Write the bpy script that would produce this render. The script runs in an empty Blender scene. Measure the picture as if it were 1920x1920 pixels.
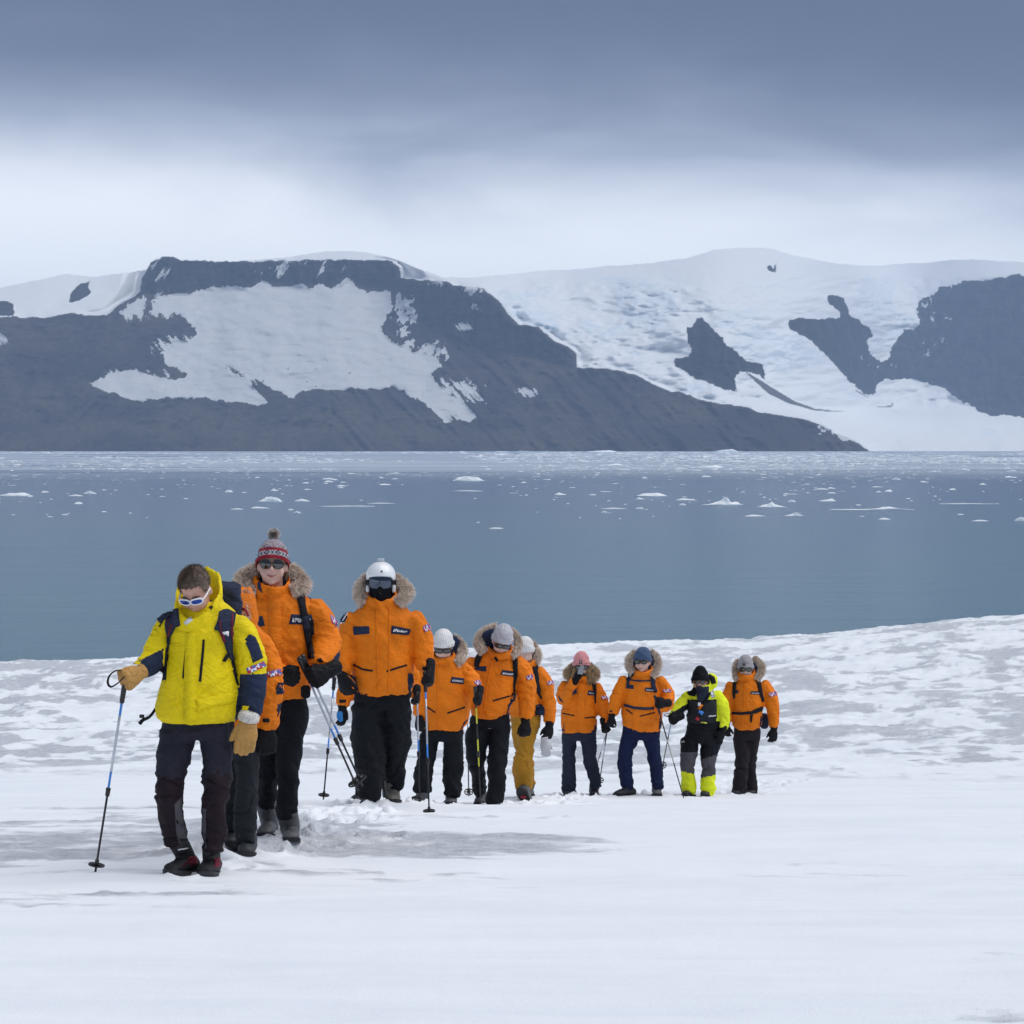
import bpy, bmesh, math, random
import numpy as np
from mathutils import Vector, Matrix, Quaternion
from mathutils.bvhtree import BVHTree

# ------------------------------------------------------------------ camera
SC = bpy.context.scene
COL = SC.collection
F = 5000.0          # focal length in pixels of a 1920 px wide frame
HOR = 828.0         # row of the horizon
CAMZ = 40.0         # camera height above the sea
cam_d = bpy.data.cameras.new('camera')
cam = bpy.data.objects.new('camera', cam_d)
COL.objects.link(cam)
cam.location = (0, 0, CAMZ)
cam.rotation_euler = (math.pi / 2, 0, 0)
cam_d.sensor_width = 36.0
cam_d.lens = F / 1920.0 * 36.0
cam_d.shift_y = -(960.0 - HOR) / 1920.0
cam_d.clip_start = 0.5
cam_d.clip_end = 90000.0
SC.camera = cam

# ------------------------------------------------------------------ light
EXPO = 0.82
SC.view_settings.view_transform = 'Standard'
SC.view_settings.look = 'None'
SC.view_settings.gamma = 1.0
SC.view_settings.use_curve_mapping = False
SC.view_settings.exposure = EXPO
SC.cycles.use_denoising = True
SC.cycles.use_adaptive_sampling = True
SC.cycles.max_bounces = 8
SC.cycles.diffuse_bounces = 3
SC.cycles.glossy_bounces = 3
SC.cycles.transmission_bounces = 4
SC.cycles.volume_bounces = 1
SC.cycles.transparent_max_bounces = 6
SUN_EL, SUN_AZ = math.radians(64), math.radians(95)   # azimuth from +Y, clockwise: high on the right
sun_d = bpy.data.lights.new('sun', 'SUN')
sun_d.energy = 1.5
sun_d.angle = math.radians(62)
sun_d.color = (1.0, 0.985, 0.96)
sun = bpy.data.objects.new('sun', sun_d)
COL.objects.link(sun)
sdir = Vector((math.sin(SUN_AZ) * math.cos(SUN_EL), math.cos(SUN_AZ) * math.cos(SUN_EL), math.sin(SUN_EL)))
sun.rotation_euler = sdir.to_track_quat('Z', 'Y').to_euler()
sun.location = (0, 0, 400)

world = bpy.data.worlds.new('World')
SC.world = world
world.use_nodes = True
wn, wl = world.node_tree.nodes, world.node_tree.links
wn.clear()
w_out = wn.new('ShaderNodeOutputWorld')
w_bg = wn.new('ShaderNodeBackground')
sky = wn.new('ShaderNodeTexSky')
sky.sky_type = 'NISHITA'
sky.sun_disc = False
sky.sun_elevation = SUN_EL
sky.sun_rotation = SUN_AZ
w_bg.inputs['Strength'].default_value = 0.1
tc = wn.new('ShaderNodeTexCoord')
sep = wn.new('ShaderNodeSeparateXYZ')
wl.new(tc.outputs['Generated'], sep.inputs[0])
mp = wn.new('ShaderNodeMapping')
mp.inputs['Scale'].default_value = (5.5, 5.5, 17.0)
wl.new(tc.outputs['Generated'], mp.inputs['Vector'])
nz = wn.new('ShaderNodeTexNoise')
nz.inputs['Scale'].default_value = 1.35
nz.inputs['Detail'].default_value = 6.0
nz.inputs['Roughness'].default_value = 0.54
nz.inputs['Distortion'].default_value = 0.4
wl.new(mp.outputs[0], nz.inputs['Vector'])
def wmath(op, a, b, c=None):
    n = wn.new('ShaderNodeMath'); n.operation = op
    for i, v in enumerate((a, b, c)):
        if v is None: continue
        if isinstance(v, (int, float)): n.inputs[i].default_value = v
        else: wl.new(v, n.inputs[i])
    return n.outputs[0]
shift = wmath('MULTIPLY', wmath('SUBTRACT', nz.outputs['Fac'], 0.5), 0.042)
tilt = wmath('MULTIPLY', sep.outputs['X'], 0.06)
elev = wmath('ADD', wmath('ADD', sep.outputs['Z'], shift), tilt)
ramp = wn.new('ShaderNodeValToRGB')
wl.new(wmath('MULTIPLY', elev, 2.5), ramp.inputs[0])      # 0..0.4 of elevation sine
cr = ramp.color_ramp
cr.interpolation = 'B_SPLINE'
CL = [(0.0, (11.6, 11.9, 12.2)), (0.18, (11.3, 11.6, 12.0)), (0.21, (9.9, 10.2, 10.9)), (0.24, (7.1, 7.5, 8.5)), (0.275, (4.0, 4.5, 5.7)),
      (0.32, (1.95, 2.3, 3.35)), (0.37, (1.0, 1.25, 2.05)), (0.45, (0.84, 1.07, 1.78)), (1.0, (1.75, 2.05, 2.75))]
while len(cr.elements) < len(CL): cr.elements.new(0.5)
for e, (p, c) in zip(cr.elements, CL):
    e.position = p
    e.color = (c[0] / 16, c[1] / 16, c[2] / 16, 1)
sc_ = wn.new('ShaderNodeVectorMath'); sc_.operation = 'SCALE'
sc_.inputs['Scale'].default_value = 16.0 * 10 / 17.0
wl.new(ramp.outputs[0], sc_.inputs[0])
mx = wn.new('ShaderNodeMix'); mx.data_type = 'RGBA'
mx.inputs['Factor'].default_value = 0.94
wl.new(sky.outputs[0], mx.inputs[6])
wl.new(sc_.outputs[0], mx.inputs[7])
wl.new(mx.outputs[2], w_bg.inputs['Color'])
wl.new(w_bg.outputs[0], w_out.inputs['Surface'])

# ------------------------------------------------------------------ helpers
def P(px, py, d):
    """point seen at pixel (px, py) of the 1920 frame, d metres ahead of the camera"""
    return Vector(((px - 960.0) / F * d, d, CAMZ - (py - HOR) / F * d))

def link(o, parent=None):
    COL.objects.link(o)
    if parent is not None: o.parent = parent
    return o

def mesh_obj(name, verts, faces, mat=None, parent=None, smooth=True, fmat=None):
    me = bpy.data.meshes.new(name)
    me.from_pydata([tuple(v) for v in verts], [], [tuple(f) for f in faces])
    mats = mat if isinstance(mat, (list, tuple)) else [mat]
    for m in mats:
        if m is not None: me.materials.append(m)
    if fmat is not None: me.polygons.foreach_set('material_index', np.asarray(fmat, dtype=np.int32))
    if smooth: me.polygons.foreach_set('use_smooth', np.ones(len(me.polygons), dtype=bool))
    me.update()
    return link(bpy.data.objects.new(name, me), parent)

def fast_mesh(name, V, Q, mat, smooth=True, attrs=None):
    """V (n,3) array, Q (m,4) or (m,3) int array"""
    me = bpy.data.meshes.new(name)
    k = Q.shape[1]
    me.vertices.add(len(V)); me.vertices.foreach_set('co', np.ascontiguousarray(V, dtype=np.float32).ravel())
    me.loops.add(Q.size); me.loops.foreach_set('vertex_index', np.ascontiguousarray(Q, dtype=np.int32).ravel())
    me.polygons.add(len(Q))
    me.polygons.foreach_set('loop_start', np.arange(0, Q.size, k, dtype=np.int32))
    me.polygons.foreach_set('loop_total', np.full(len(Q), k, dtype=np.int32))
    me.polygons.foreach_set('use_smooth', np.full(len(Q), smooth, dtype=bool))
    for n, a in (attrs or {}).items():
        at = me.attributes.new(n, 'FLOAT', 'POINT'); at.data.foreach_set('value', np.ascontiguousarray(a, dtype=np.float32))
    me.update(calc_edges=True)
    me.materials.append(mat)
    return link(bpy.data.objects.new(name, me))

def tag(o, label=None, cat=None, group=None, kind=None):
    if label: o['label'] = label
    if cat: o['category'] = cat
    if group: o['group'] = group
    if kind: o['kind'] = kind
    return o

def hash2(ix, iy, seed):
    h = (ix.astype(np.int64) * 374761393 + iy.astype(np.int64) * 668265263 + seed * 144665) & 0x7fffffff
    h = ((h ^ (h >> 13)) * 1274126177) & 0x7fffffff
    h = (h ^ (h >> 16)) & 0xffff
    return h / 65535.0

def vnoise(x, y, seed=0):
    x = np.asarray(x, dtype=np.float64); y = np.asarray(y, dtype=np.float64)
    ix = np.floor(x); iy = np.floor(y)
    fx = x - ix; fy = y - iy
    fx = fx * fx * fx * (fx * (fx * 6 - 15) + 10); fy = fy * fy * fy * (fy * (fy * 6 - 15) + 10)
    a = hash2(ix, iy, seed); b = hash2(ix + 1, iy, seed); c = hash2(ix, iy + 1, seed); d = hash2(ix + 1, iy + 1, seed)
    return (a * (1 - fx) + b * fx) * (1 - fy) + (c * (1 - fx) + d * fx) * fy

def fbm(x, y, seed=0, octs=4, gain=0.5):
    t = 0; a = 1.0; n = 0
    for o in range(octs):
        t = t + a * vnoise(x * 2 ** o + 17.3 * o, y * 2 ** o - 9.1 * o, seed + o * 31); n += a; a *= gain
    return t / n - 0.5

def ridged(x, y, seed=0, octs=4, gain=0.5):
    t = 0; a = 1.0; n = 0
    for o in range(octs):
        t = t + a * (1 - np.abs(2 * vnoise(x * 2 ** o + 7.3 * o, y * 2 ** o + 3.1 * o, seed + o * 31) - 1)); n += a; a *= gain
    return t / n

def sstep(a, b, x):
    t = np.clip((x - a) / (b - a), 0, 1)
    return t * t * (3 - 2 * t)

def inpoly(X, Y, poly):
    r = np.zeros(X.shape, dtype=bool)
    n = len(poly); j = n - 1
    for i in range(n):
        xi, yi = poly[i]; xj, yj = poly[j]
        if yi != yj:
            r ^= ((yi > Y) != (yj > Y)) & (X < (xj - xi) * (Y - yi) / (yj - yi) + xi)
        j = i
    return r

def blur(A, r, axis):
    """box blur by radius r, repeated for a smooth kernel"""
    for _ in range(2):
        k = 2 * r + 1
        pad = [(0, 0)] * A.ndim; pad[axis] = (r + 1, r)
        B = np.cumsum(np.pad(A, pad, mode='edge'), axis=axis)
        hi = [slice(None)] * A.ndim; lo = [slice(None)] * A.ndim
        hi[axis] = slice(k, None); lo[axis] = slice(0, -k)
        A = (B[tuple(hi)] - B[tuple(lo)]) / k
    return A

# ------------------------------------------------------------------ materials
class NT:
    def __init__(s, name):
        s.m = bpy.data.materials.new(name); s.m.use_nodes = True
        s.n = s.m.node_tree.nodes; s.l = s.m.node_tree.links
        s.bsdf = s.n['Principled BSDF']
    def node(s, t, **kw):
        n = s.n.new(t)
        for k, v in kw.items(): setattr(n, k, v)
        return n
    def set(s, sock, v):
        if hasattr(v, 'is_linked') or hasattr(v, 'links'): s.l.new(v, sock)
        elif isinstance(v, (tuple, list)) and len(v) == 3 and sock.type == 'RGBA': sock.default_value = (*v, 1)
        else: sock.default_value = v
    def inp(s, name, v): s.set(s.bsdf.inputs[name], v)
    def coord(s, kind='Object', scale=(1, 1, 1)):
        c = s.node('ShaderNodeTexCoord'); m = s.node('ShaderNodeMapping')
        m.inputs['Scale'].default_value = scale
        s.l.new(c.outputs[kind], m.inputs[0]); return m.outputs[0]
    def noise(s, vec, scale, detail=3, rough=0.5, dist=0.0, out='Fac'):
        n = s.node('ShaderNodeTexNoise'); s.l.new(vec, n.inputs['Vector'])
        n.inputs['Scale'].default_value = scale; n.inputs['Detail'].default_value = detail
        n.inputs['Roughness'].default_value = rough; n.inputs['Distortion'].default_value = dist
        return n.outputs[out]
    def math(s, op, a, b=0.0, clamp=False):
        n = s.node('ShaderNodeMath', operation=op); n.use_clamp = clamp
        s.set(n.inputs[0], a); s.set(n.inputs[1], b); return n.outputs[0]
    def remap(s, v, a, b, c=0.0, d=1.0):
        n = s.node('ShaderNodeMapRange'); n.interpolation_type = 'SMOOTHSTEP'
        s.set(n.inputs[0], v)
        for i, q in enumerate((a, b, c, d)): n.inputs[i + 1].default_value = q
        return n.outputs[0]
    def mix(s, f, a, b):
        n = s.node('ShaderNodeMix', data_type='RGBA')
        s.set(n.inputs['Factor'], f); s.set(n.inputs[6], a); s.set(n.inputs[7], b); return n.outputs[2]
    def attr(s, name):
        n = s.node('ShaderNodeAttribute', attribute_name=name); return n.outputs['Fac']
    def bump(s, h, strength=0.5, dist=0.01):
        n = s.node('ShaderNodeBump'); n.inputs['Strength'].default_value = strength
        n.inputs['Distance'].default_value = dist; s.set(n.inputs['Height'], h)
        s.l.new(n.outputs[0], s.bsdf.inputs['Normal']); return n

_plain = {}
def plain(name, col, rough=0.6, metal=0.0, spec=0.4, bump=0.0, bscale=60, var=0.12, coat=0.0):
    if name in _plain: return _plain[name]
    t = NT(name)
    v = t.coord()
    f = t.noise(v, 9.0, 4, 0.6)
    t.inp('Base Color', t.mix(t.remap(f, 0.3, 0.7), tuple(c * (1 - var) for c in col), tuple(min(1, c * (1 + var)) for c in col)))
    t.inp('Roughness', rough); t.inp('Metallic', metal); t.inp('Specular IOR Level', spec)
    if coat: t.inp('Coat Weight', coat)
    if bump: t.bump(t.noise(v, bscale, 3, 0.6), bump, 0.01)
    _plain[name] = t.m
    return t.m

# ------------------------------------------------------------------ mountains and glacier
XS = np.arange(-160, 2081, 2.0)          # columns, in pixels of the photograph
YS = np.arange(848.5, 448, -1.6)         # rows from the shore upwards
X, Y = np.meshgrid(XS, YS)
wob = fbm(X / 22, Y / 16, 3, 4, 0.6)
Xw = X + wob * 12 + fbm(X / 6, Y / 6, 8, 3) * 9; Yw = Y + fbm(X / 20, Y / 14, 11, 4, 0.6) * 9 + fbm(X / 7, Y / 9, 14, 3) * 8
TOP = [(-160, 604), (0, 596), (85, 595), (140, 586), (165, 592), (200, 592), (220, 575), (262, 548), (266, 522), (283, 492), (305, 481), (325, 482),
       (340, 488), (420, 491), (560, 488), (640, 487), (700, 487), (735, 490), (749, 500), (752, 522), (790, 526), (830, 525), (850, 534),
       (880, 538), (905, 540), (935, 565), (955, 590), (975, 612), (990, 610), (1010, 614), (1040, 640), (1065, 648), (1080, 662), (1082, 690),
       (1150, 692), (1165, 695), (1195, 705), (1240, 728), (1280, 738), (1320, 752), (1400, 765), (1440, 777), (1480, 783), (1500, 784),
       (1540, 797), (1570, 815), (1600, 826), (1612, 833), (1640, 852), (2100, 870)]
top = np.interp(XS, [p[0] for p in TOP], [p[1] for p in TOP]) + fbm(XS / 14, XS * 0, 21, 4, 0.65) * 7
SKYL = [(-160, 552), (0, 540), (60, 526), (120, 515), (180, 518), (250, 508), (320, 499), (480, 488), (560, 478), (620, 470), (680, 471), (730, 481), (780, 501),
        (830, 519), (880, 521), (1000, 508), (1100, 502), (1200, 494), (1290, 482), (1340, 466), (1400, 462), (1450, 465), (1490, 479), (1560, 492),
        (1640, 499), (1720, 491), (1780, 487), (1850, 485), (1920, 492), (2080, 505)]
skyl = np.interp(XS, [p[0] for p in SKYL], [p[1] for p in SKYL]) + fbm(XS / 60, XS * 0, 5, 3) * 5
skyl = np.minimum(skyl, top - 1.5)
front = Y > top[None, :]
BOWL = [(345, 552), (380, 540), (420, 537), (470, 540), (490, 527), (500, 528), (515, 538), (545, 538), (570, 531), (580, 541), (600, 531), (620, 543), (640, 533),
        (652, 519), (668, 535), (692, 549), (720, 545), (732, 548), (736, 575), (725, 592), (712, 612), (720, 626), (740, 640), (765, 656), (790, 666), (815, 672),
        (828, 686), (806, 700), (815, 712), (835, 728), (858, 746), (880, 764), (893, 780), (884, 792), (868, 788), (850, 774), (836, 766), (846, 790), (834, 792),
        (812, 770), (790, 752), (772, 741), (755, 731), (735, 726), (690, 731), (660, 727), (640, 733), (600, 729), (562, 735), (552, 749), (530, 738),
        (510, 728), (490, 715), (468, 710), (448, 698), (420, 676), (410, 668), (428, 690), (450, 706), (470, 720), (490, 738), (505, 755), (490, 760), (440, 756),
        (380, 745), (310, 747), (268, 751), (240, 748), (200, 735), (165, 718), (195, 706), (205, 697), (235, 694), (260, 697), (300, 707), (335, 715),
        (355, 699), (330, 692), (310, 681), (298, 662), (330, 652), (352, 642), (368, 628), (377, 622), (360, 612), (348, 598), (338, 588), (300, 585), (294, 570), (296, 556), (320, 551)]
ROCKA = [(1288, 613), (1303, 612), (1305, 595), (1315, 597), (1335, 612), (1355, 632), (1360, 645), (1380, 660), (1400, 678), (1432, 682), (1436, 715), (1425, 706),
         (1400, 695), (1385, 695), (1376, 712), (1380, 733), (1360, 728), (1330, 722), (1300, 708), (1280, 697), (1264, 685), (1263, 675), (1290, 672), (1296, 655), (1290, 630)]
ROCKB = [(1475, 605), (1480, 600), (1510, 597), (1520, 601), (1560, 597), (1577, 596), (1576, 586), (1560, 575), (1548, 562), (1552, 554), (1567, 555), (1582, 563), (1592, 582),
         (1598, 592), (1612, 602), (1627, 612), (1636, 630), (1628, 642), (1625, 656), (1636, 670), (1652, 681), (1662, 673), (1676, 641), (1696, 620), (1712, 617),
         (1722, 600), (1715, 580), (1725, 561), (1746, 557), (1758, 545), (1760, 535), (1780, 537), (1810, 525), (1860, 525), (1890, 518), (1925, 513), (2090, 498), (2090, 800), (1925, 783),
         (1860, 778), (1830, 768), (1800, 750), (1770, 730), (1740, 715), (1700, 710), (1662, 712), (1643, 720), (1641, 738), (1628, 743), (1600, 721), (1580, 701),
         (1560, 681), (1545, 660), (1520, 641), (1495, 626), (1478, 616)]
MOR1 = [(1398, 697), (1425, 712), (1450, 728), (1490, 752), (1530, 766), (1582, 769), (1582, 772), (1530, 771), (1480, 757), (1440, 738), (1405, 706)]
MOR2 = [(1600, 728), (1630, 745), (1648, 758), (1640, 765), (1672, 765), (1678, 757), (1650, 742), (1640, 738), (1668, 750), (1673, 760), (1644, 762), (1646, 757), (1620, 742), (1605, 735)]
ROCKC = [(128, 568), (135, 545), (150, 532), (170, 527), (165, 540), (173, 548), (152, 560), (136, 569)]
ROCKD = [(-160, 566), (-60, 560), (12, 565), (25, 570), (25, 591), (0, 593), (-160, 600)]
ROCKE = [(1436, 501), (1444, 497), (1449, 503), (1457, 492), (1453, 511), (1441, 508)]
bowl = inpoly(Xw, Yw, BOWL)
rockA = inpoly(Xw, Yw, ROCKA); rockB = inpoly(Xw, Yw, ROCKB)
Xl = X + wob * 5; Yl = Y + wob * 4
mor = inpoly(Xl, Yl, MOR1) | inpoly(Xl, Yl, MOR2)
rocks = rockA | rockB | inpoly(Xl, Yl, ROCKC) | inpoly(Xl, Yl, ROCKD) | inpoly(Xl, Yl, ROCKE)
patchy = fbm(X / 9 + Y / 40, Y / 14 - X / 60, 61, 4, 0.65)
streak = fbm((X - Y * 0.9) / 5, (X + Y) / 42, 71, 3, 0.6)           # streaks running down to the right
streakl = fbm((X + Y * 0.7) / 6, (X - Y) / 40, 77, 3, 0.6)
def blob(cx, cy, rx, ry): return np.exp(-(((X - cx) / rx) ** 2 + ((Y - cy) / ry) ** 2))
patch = np.zeros_like(X, dtype=bool)
for cx, cy, rx, ry, amp, which in [(250, 578, 36, 22, 0.42, patchy), (310, 572, 26, 22, 0.5, patchy), (520, 503, 42, 16, 0.30, streakl), (600, 505, 45, 14, 0.20, streakl),
                            (755, 590, 22, 42, 0.40, patchy), (790, 660, 48, 22, 0.42, patchy), (330, 655, 40, 24, 0.5, streak), (872, 612, 20, 7, 0.5, streak), (890, 575, 14, 8, 0.3, patchy),
                            (880, 545, 22, 8, 0.36, patchy), (992, 735, 24, 9, 0.5, streak), (860, 735, 50, 32, 0.30, streak), (430, 700, 50, 40, 0.22, streak), (300, 510, 22, 22, 0.22, streakl),
                            (1552, 805, 30, 10, 0.35, patchy), (1590, 820, 22, 10, 0.5, patchy), (0, 640, 14, 14, 0.4, streak), (385, 600, 24, 34, 0.5, patchy), (850, 765, 30, 20, 0.25, streak),
                            (260, 700, 60, 10, 0.2, streak), (800, 532, 34, 8, 0.3, patchy), (880, 770, 18, 14, 0.2, streak)]:
    bb = blob(cx, cy, rx, ry); patch |= (which + amp * bb > 0.235) & (bb > 0.22)
speck = (fbm(X / 9, Y / 5, 91, 3, 0.6) > 0.27) & (blob(560, 690, 130, 36) > 0.3)   # boulders on the snowfield
snow = np.where(front, (bowl & ~speck) | patch, ~rocks & ~mor)
spill = (patchy > 0.2) & rockB & (blob(1735, 610, 50, 60) + blob(1655, 670, 40, 40) > 0.35)
snow = (snow | spill).astype(float)
snow = np.where(mor & ~front, 0.0, snow)
cliffbase = np.interp(XS, [-160, 255, 264, 300, 345, 380, 470, 500, 560, 650, 735, 752, 760, 800, 860, 960, 1075, 1085, 2100],
                      [0, 0, 548, 550, 551, 541, 540, 530, 537, 533, 546, 548, 590, 610, 640, 665, 690, 0, 0])
cliff = front & (Y < cliffbase[None, :])
slope = np.where(front, np.where(cliff, 58.0, np.where(bowl, 24.0, 27.0)), 13.0)
slope = np.where((Y > 800) & front, 17.0 + 8 * sstep(820, 845, Y), slope)
slope = np.where(~front & (rockA | rockB), 40.0, slope)
slope = np.where(~front & ~(rockA | rockB) & (X > 1080) & (Y < 760) & (Y > 560), 19.0, slope)
slope = np.where(~front & (Y > 765), 2.7, slope)
slope = blur(blur(slope, 3, 1), 2, 0)
D = np.zeros_like(X)
D[0] = 10950 + 120 * fbm(XS / 120, XS * 0, 2, 3)
jump = np.interp(XS, [-160, 200, 260, 750, 800, 1060, 1100, 1600, 1640, 2100], [350, 350, 1500, 1500, 700, 500, 260, 60, 0, 0])
for r in range(1, len(YS)):
    dl = YS[r - 1] - YS[r]
    t = np.tan(np.radians(slope[r]))
    el = (HOR - YS[r]) / F
    dD = D[r - 1] * dl / F / np.maximum(t - el, 0.02)
    cross = front[r - 1] & ~front[r]
    D[r] = D[r - 1] + dD + np.where(cross, jump, 0)
wf = np.clip(blur(blur(front.astype(float), 10, 1), 6, 0) * 4, 0, 1); D = wf * blur(D, 2, 1) + (1 - wf) * blur(blur(D, 34, 1), 3, 0)
rockmask = 1 - snow
ribs = ridged(X / 11 + fbm(X / 40, Y / 30, 41) * 2, Y / 60, 43, 4, 0.55)
crag = ridged(X / 16, Y / 11, 47, 5, 0.6)
soft = fbm(X / 60, Y / 30, 51, 4)
cl = blur(blur((cliff | rockA | rockB).astype(float), 2, 1), 2, 0)
rk = blur(blur(rockmask, 1, 1), 1, 0)
gully = ridged((X - Y * 0.9 * np.sign(X - 620)) / 46, Y / 120, 59, 5, 0.6)
D2 = D - cl * ((ribs - .55) * 95 + (crag - .55) * 42) - rk * (1 - cl) * ((crag - .55) * 30 + (gully - .58) * 150) - soft * 90
ice = blur(blur(((~front) & (X > 930) & (Y > 520)).astype(float) * (1 - rockmask), 4, 1), 3, 0)
fall = sstep(0.52, 0.72, fbm(X / 110, Y / 70, 57, 3) + 0.42 + 0.25 * (blob(1480, 660, 90, 60) + blob(1180, 600, 120, 50) + blob(1640, 560, 70, 60) + blob(1400, 640, 60, 60)))
serac = ridged(X / 17 + soft * 6, Y / 8 + soft * 4, 53, 5, 0.62) * fall
folds = fbm(X / 46 + Y / 60, Y / 16, 63, 4, 0.55)
D2 = D2 - ice * (serac * 60 + soft * 160 + folds * 130) - (1 - rk) * front * fbm(X / 40, Y / 14, 58, 4) * 40
D2 = blur(D2, 1, 1)
rim = np.maximum.accumulate(D2, axis=0)           # no fold: every row lies behind the one below
D2 = 0.5 * D2 + 0.5 * rim
Yv = Y.copy()
Ztop = Y < skyl[None, :]
keep_rows = ~Ztop
WX = (X - 960) / F * D2; WZ = CAMZ - (Yv - HOR) / F * D2
VV = np.stack([WX, D2, WZ], -1)
snow = 0.42 * snow + 0.58 * blur(blur(snow, 3, 1), 3, 0)
NR, NC = X.shape
# rows above the skyline fall away behind the crest
for c in range(NC):
    k = int(np.argmax(Ztop[:, c])) if Ztop[:, c].any() else NR
    if k < NR:
        n = NR - k
        base = VV[k - 1, c]
        s = np.arange(1, n + 1)
        VV[k:, c, 1] = base[1] + s * 45.0
        VV[k:, c, 0] = base[0] * (base[1] + s * 45.0) / base[1]
        VV[k:, c, 2] = base[2] - s * 1.0 - 0.02 * s * s
VV[0, :, 2] = np.minimum(VV[0, :, 2], -6.0)
idx = np.arange(NR * NC).reshape(NR, NC)
quads = np.stack([idx[:-1, :-1], idx[:-1, 1:], idx[1:, 1:], idx[1:, :-1]], -1).reshape(-1, 4)
fc = front[:-1, :-1].ravel()
rkB = (rockB & (X > 1640))[:-1, :-1].ravel() & ~fc
rkN = ((rocks) & ~(rockB & (X > 1640)))[:-1, :-1].ravel() & ~fc

def terrain_mat(name, warm):
    t = NT(name)
    v = t.coord('Object', (0.002, 0.002, 0.004))
    s = t.attr('snow')
    er = t.math('ADD', t.noise(t.coord('Object', (0.034, 0.006, 0.010)), 1.0, 6, 0.72, 0.6), t.noise(v, 34, 5, 0.7))
    edge = t.math('ADD', s, t.math('MULTIPLY', t.math('SUBTRACT', er, 1.0), 1.15))
    sn = t.remap(edge, 0.40, 0.62)
    big = t.remap(t.noise(v, 1.1, 4, 0.55), 0.35, 0.68)
    fine = t.remap(t.noise(v, 16, 5, 0.65), 0.3, 0.75)
    c = t.mix(big, (0.050, 0.043, 0.040), warm)
    c = t.mix(t.math('MULTIPLY', fine, 0.6), c, (0.014, 0.015, 0.019))
    strata = t.noise(t.coord('Object', (0.003, 0.003, 0.022)), 1.0, 5, 0.65, 1.2)
    c = t.mix(t.math('MULTIPLY', t.remap(strata, 0.5, 0.72), 0.5), c, (0.10, 0.092, 0.085))
    c = t.mix(t.math('MULTIPLY', t.attr('cliff'), 0.92), c, t.mix(t.remap(t.noise(t.coord('Object', (0.02, 0.006, 0.004)), 1.0, 5, 0.7, 0.5), 0.38, 0.66), (0.004, 0.005, 0.008), (0.046, 0.044, 0.050)))
    gul = t.noise(t.coord('Object', (0.016, 0.004, 0.0024)), 1.0, 5, 0.65, 0.4)
    c = t.mix(t.math('MULTIPLY', t.remap(gul, 0.52, 0.7), 0.55), c, (0.012, 0.012, 0.015))
    sv = t.remap(t.noise(v, 6, 4, 0.6), 0.3, 0.75)
    snowc = t.mix(sv, (0.84, 0.87, 0.91), (0.91, 0.93, 0.95))
    t.inp('Base Color', t.mix(sn, c, snowc))
    t.inp('Roughness', 0.85); t.inp('Specular IOR Level', 0.15)
    t.bump(t.noise(v, 55, 6, 0.75), 0.8, 26.0)
    return t.m
def ice_mat():
    t = NT('glacier_ice')
    v = t.coord('Object', (0.002, 0.002, 0.006))
    s = t.attr('snow'); b = t.attr('blue')
    edge = t.math('ADD', s, t.math('MULTIPLY', t.math('SUBTRACT', t.noise(v, 30, 4, 0.65), 0.5), 0.5))
    f = t.math('MULTIPLY', b, t.remap(t.noise(v, 9, 5, 0.65, 0.5), 0.32, 0.7))
    c = t.mix(f, (0.88, 0.90, 0.92), (0.64, 0.77, 0.86))
    t.inp('Base Color', t.mix(t.remap(edge, 0.3, 0.6), (0.10, 0.10, 0.105), c))
    t.inp('Roughness', 0.8); t.inp('Specular IOR Level', 0.2)
    t.bump(t.noise(v, 60, 5, 0.7), 0.6, 10.0)
    return t.m
M_MTN = terrain_mat('mountain_rock', (0.130, 0.100, 0.072))
M_CLF = terrain_mat('cliff_rock', (0.062, 0.058, 0.058))
M_ICE = ice_mat()
bl = ice * sstep(0.45, 0.9, serac + 0.2) * 0.8 + 0.12 * ice
cliffa = blur(blur(np.maximum(cliff, rockA | rockB).astype(float), 2, 1), 2, 0)
def region(name, fm, mat):
    q = quads[fm]
    u, inv = np.unique(q.ravel(), return_inverse=True)
    return fast_mesh(name, VV.reshape(-1, 3)[u], inv.reshape(-1, 4), mat, True,
                     {'snow': snow.ravel()[u], 'blue': bl.ravel()[u], 'cliff': cliffa.ravel()[u]})
tag(region('mountain', fc, M_MTN), kind='structure')
tag(region('glacier', ~fc & ~rkB & ~rkN, M_ICE), kind='structure')
tag(region('cliff', rkB, M_CLF), kind='structure')
tag(region('rock_outcrop', rkN, M_CLF), kind='structure')

# ------------------------------------------------------------------ sea
t = NT('sea_water')
v = t.coord('Object', (1, 1, 1))
far = t.node('ShaderNodeSeparateXYZ'); t.l.new(v, far.inputs[0])
v2 = t.coord('Object', (0.0006, 0.0024, 1))
band = t.noise(v2, 1.0, 5, 0.6, 0.6)
v3 = t.coord('Object', (0.004, 0.02, 1))
fine = t.noise(v3, 1.0, 4, 0.65, 0.3)
amt = t.remap(far.outputs['Y'], 2300, 4300, 0.0, 1.0)
lim = t.math('ADD', t.math('MULTIPLY', band, 0.75), t.math('MULTIPLY', fine, 0.35))
slush = t.math('MULTIPLY', t.remap(lim, 0.36, 0.58), amt)
near = t.remap(far.outputs['Y'], 400, 2200)
wcol = t.mix(near, (0.086, 0.182, 0.236), (0.084, 0.142, 0.225))
t.inp('Base Color', t.mix(t.math('MULTIPLY', slush, 0.88), wcol, (0.50, 0.56, 0.63)))
t.inp('Roughness', t.mix(slush, (0.22, 0.22, 0.22), (0.6, 0.6, 0.6)))
t.inp('IOR', 1.33); t.inp('Specular IOR Level', 0.5)
v4 = t.coord('Object', (0.12, 0.3, 1))
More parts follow.
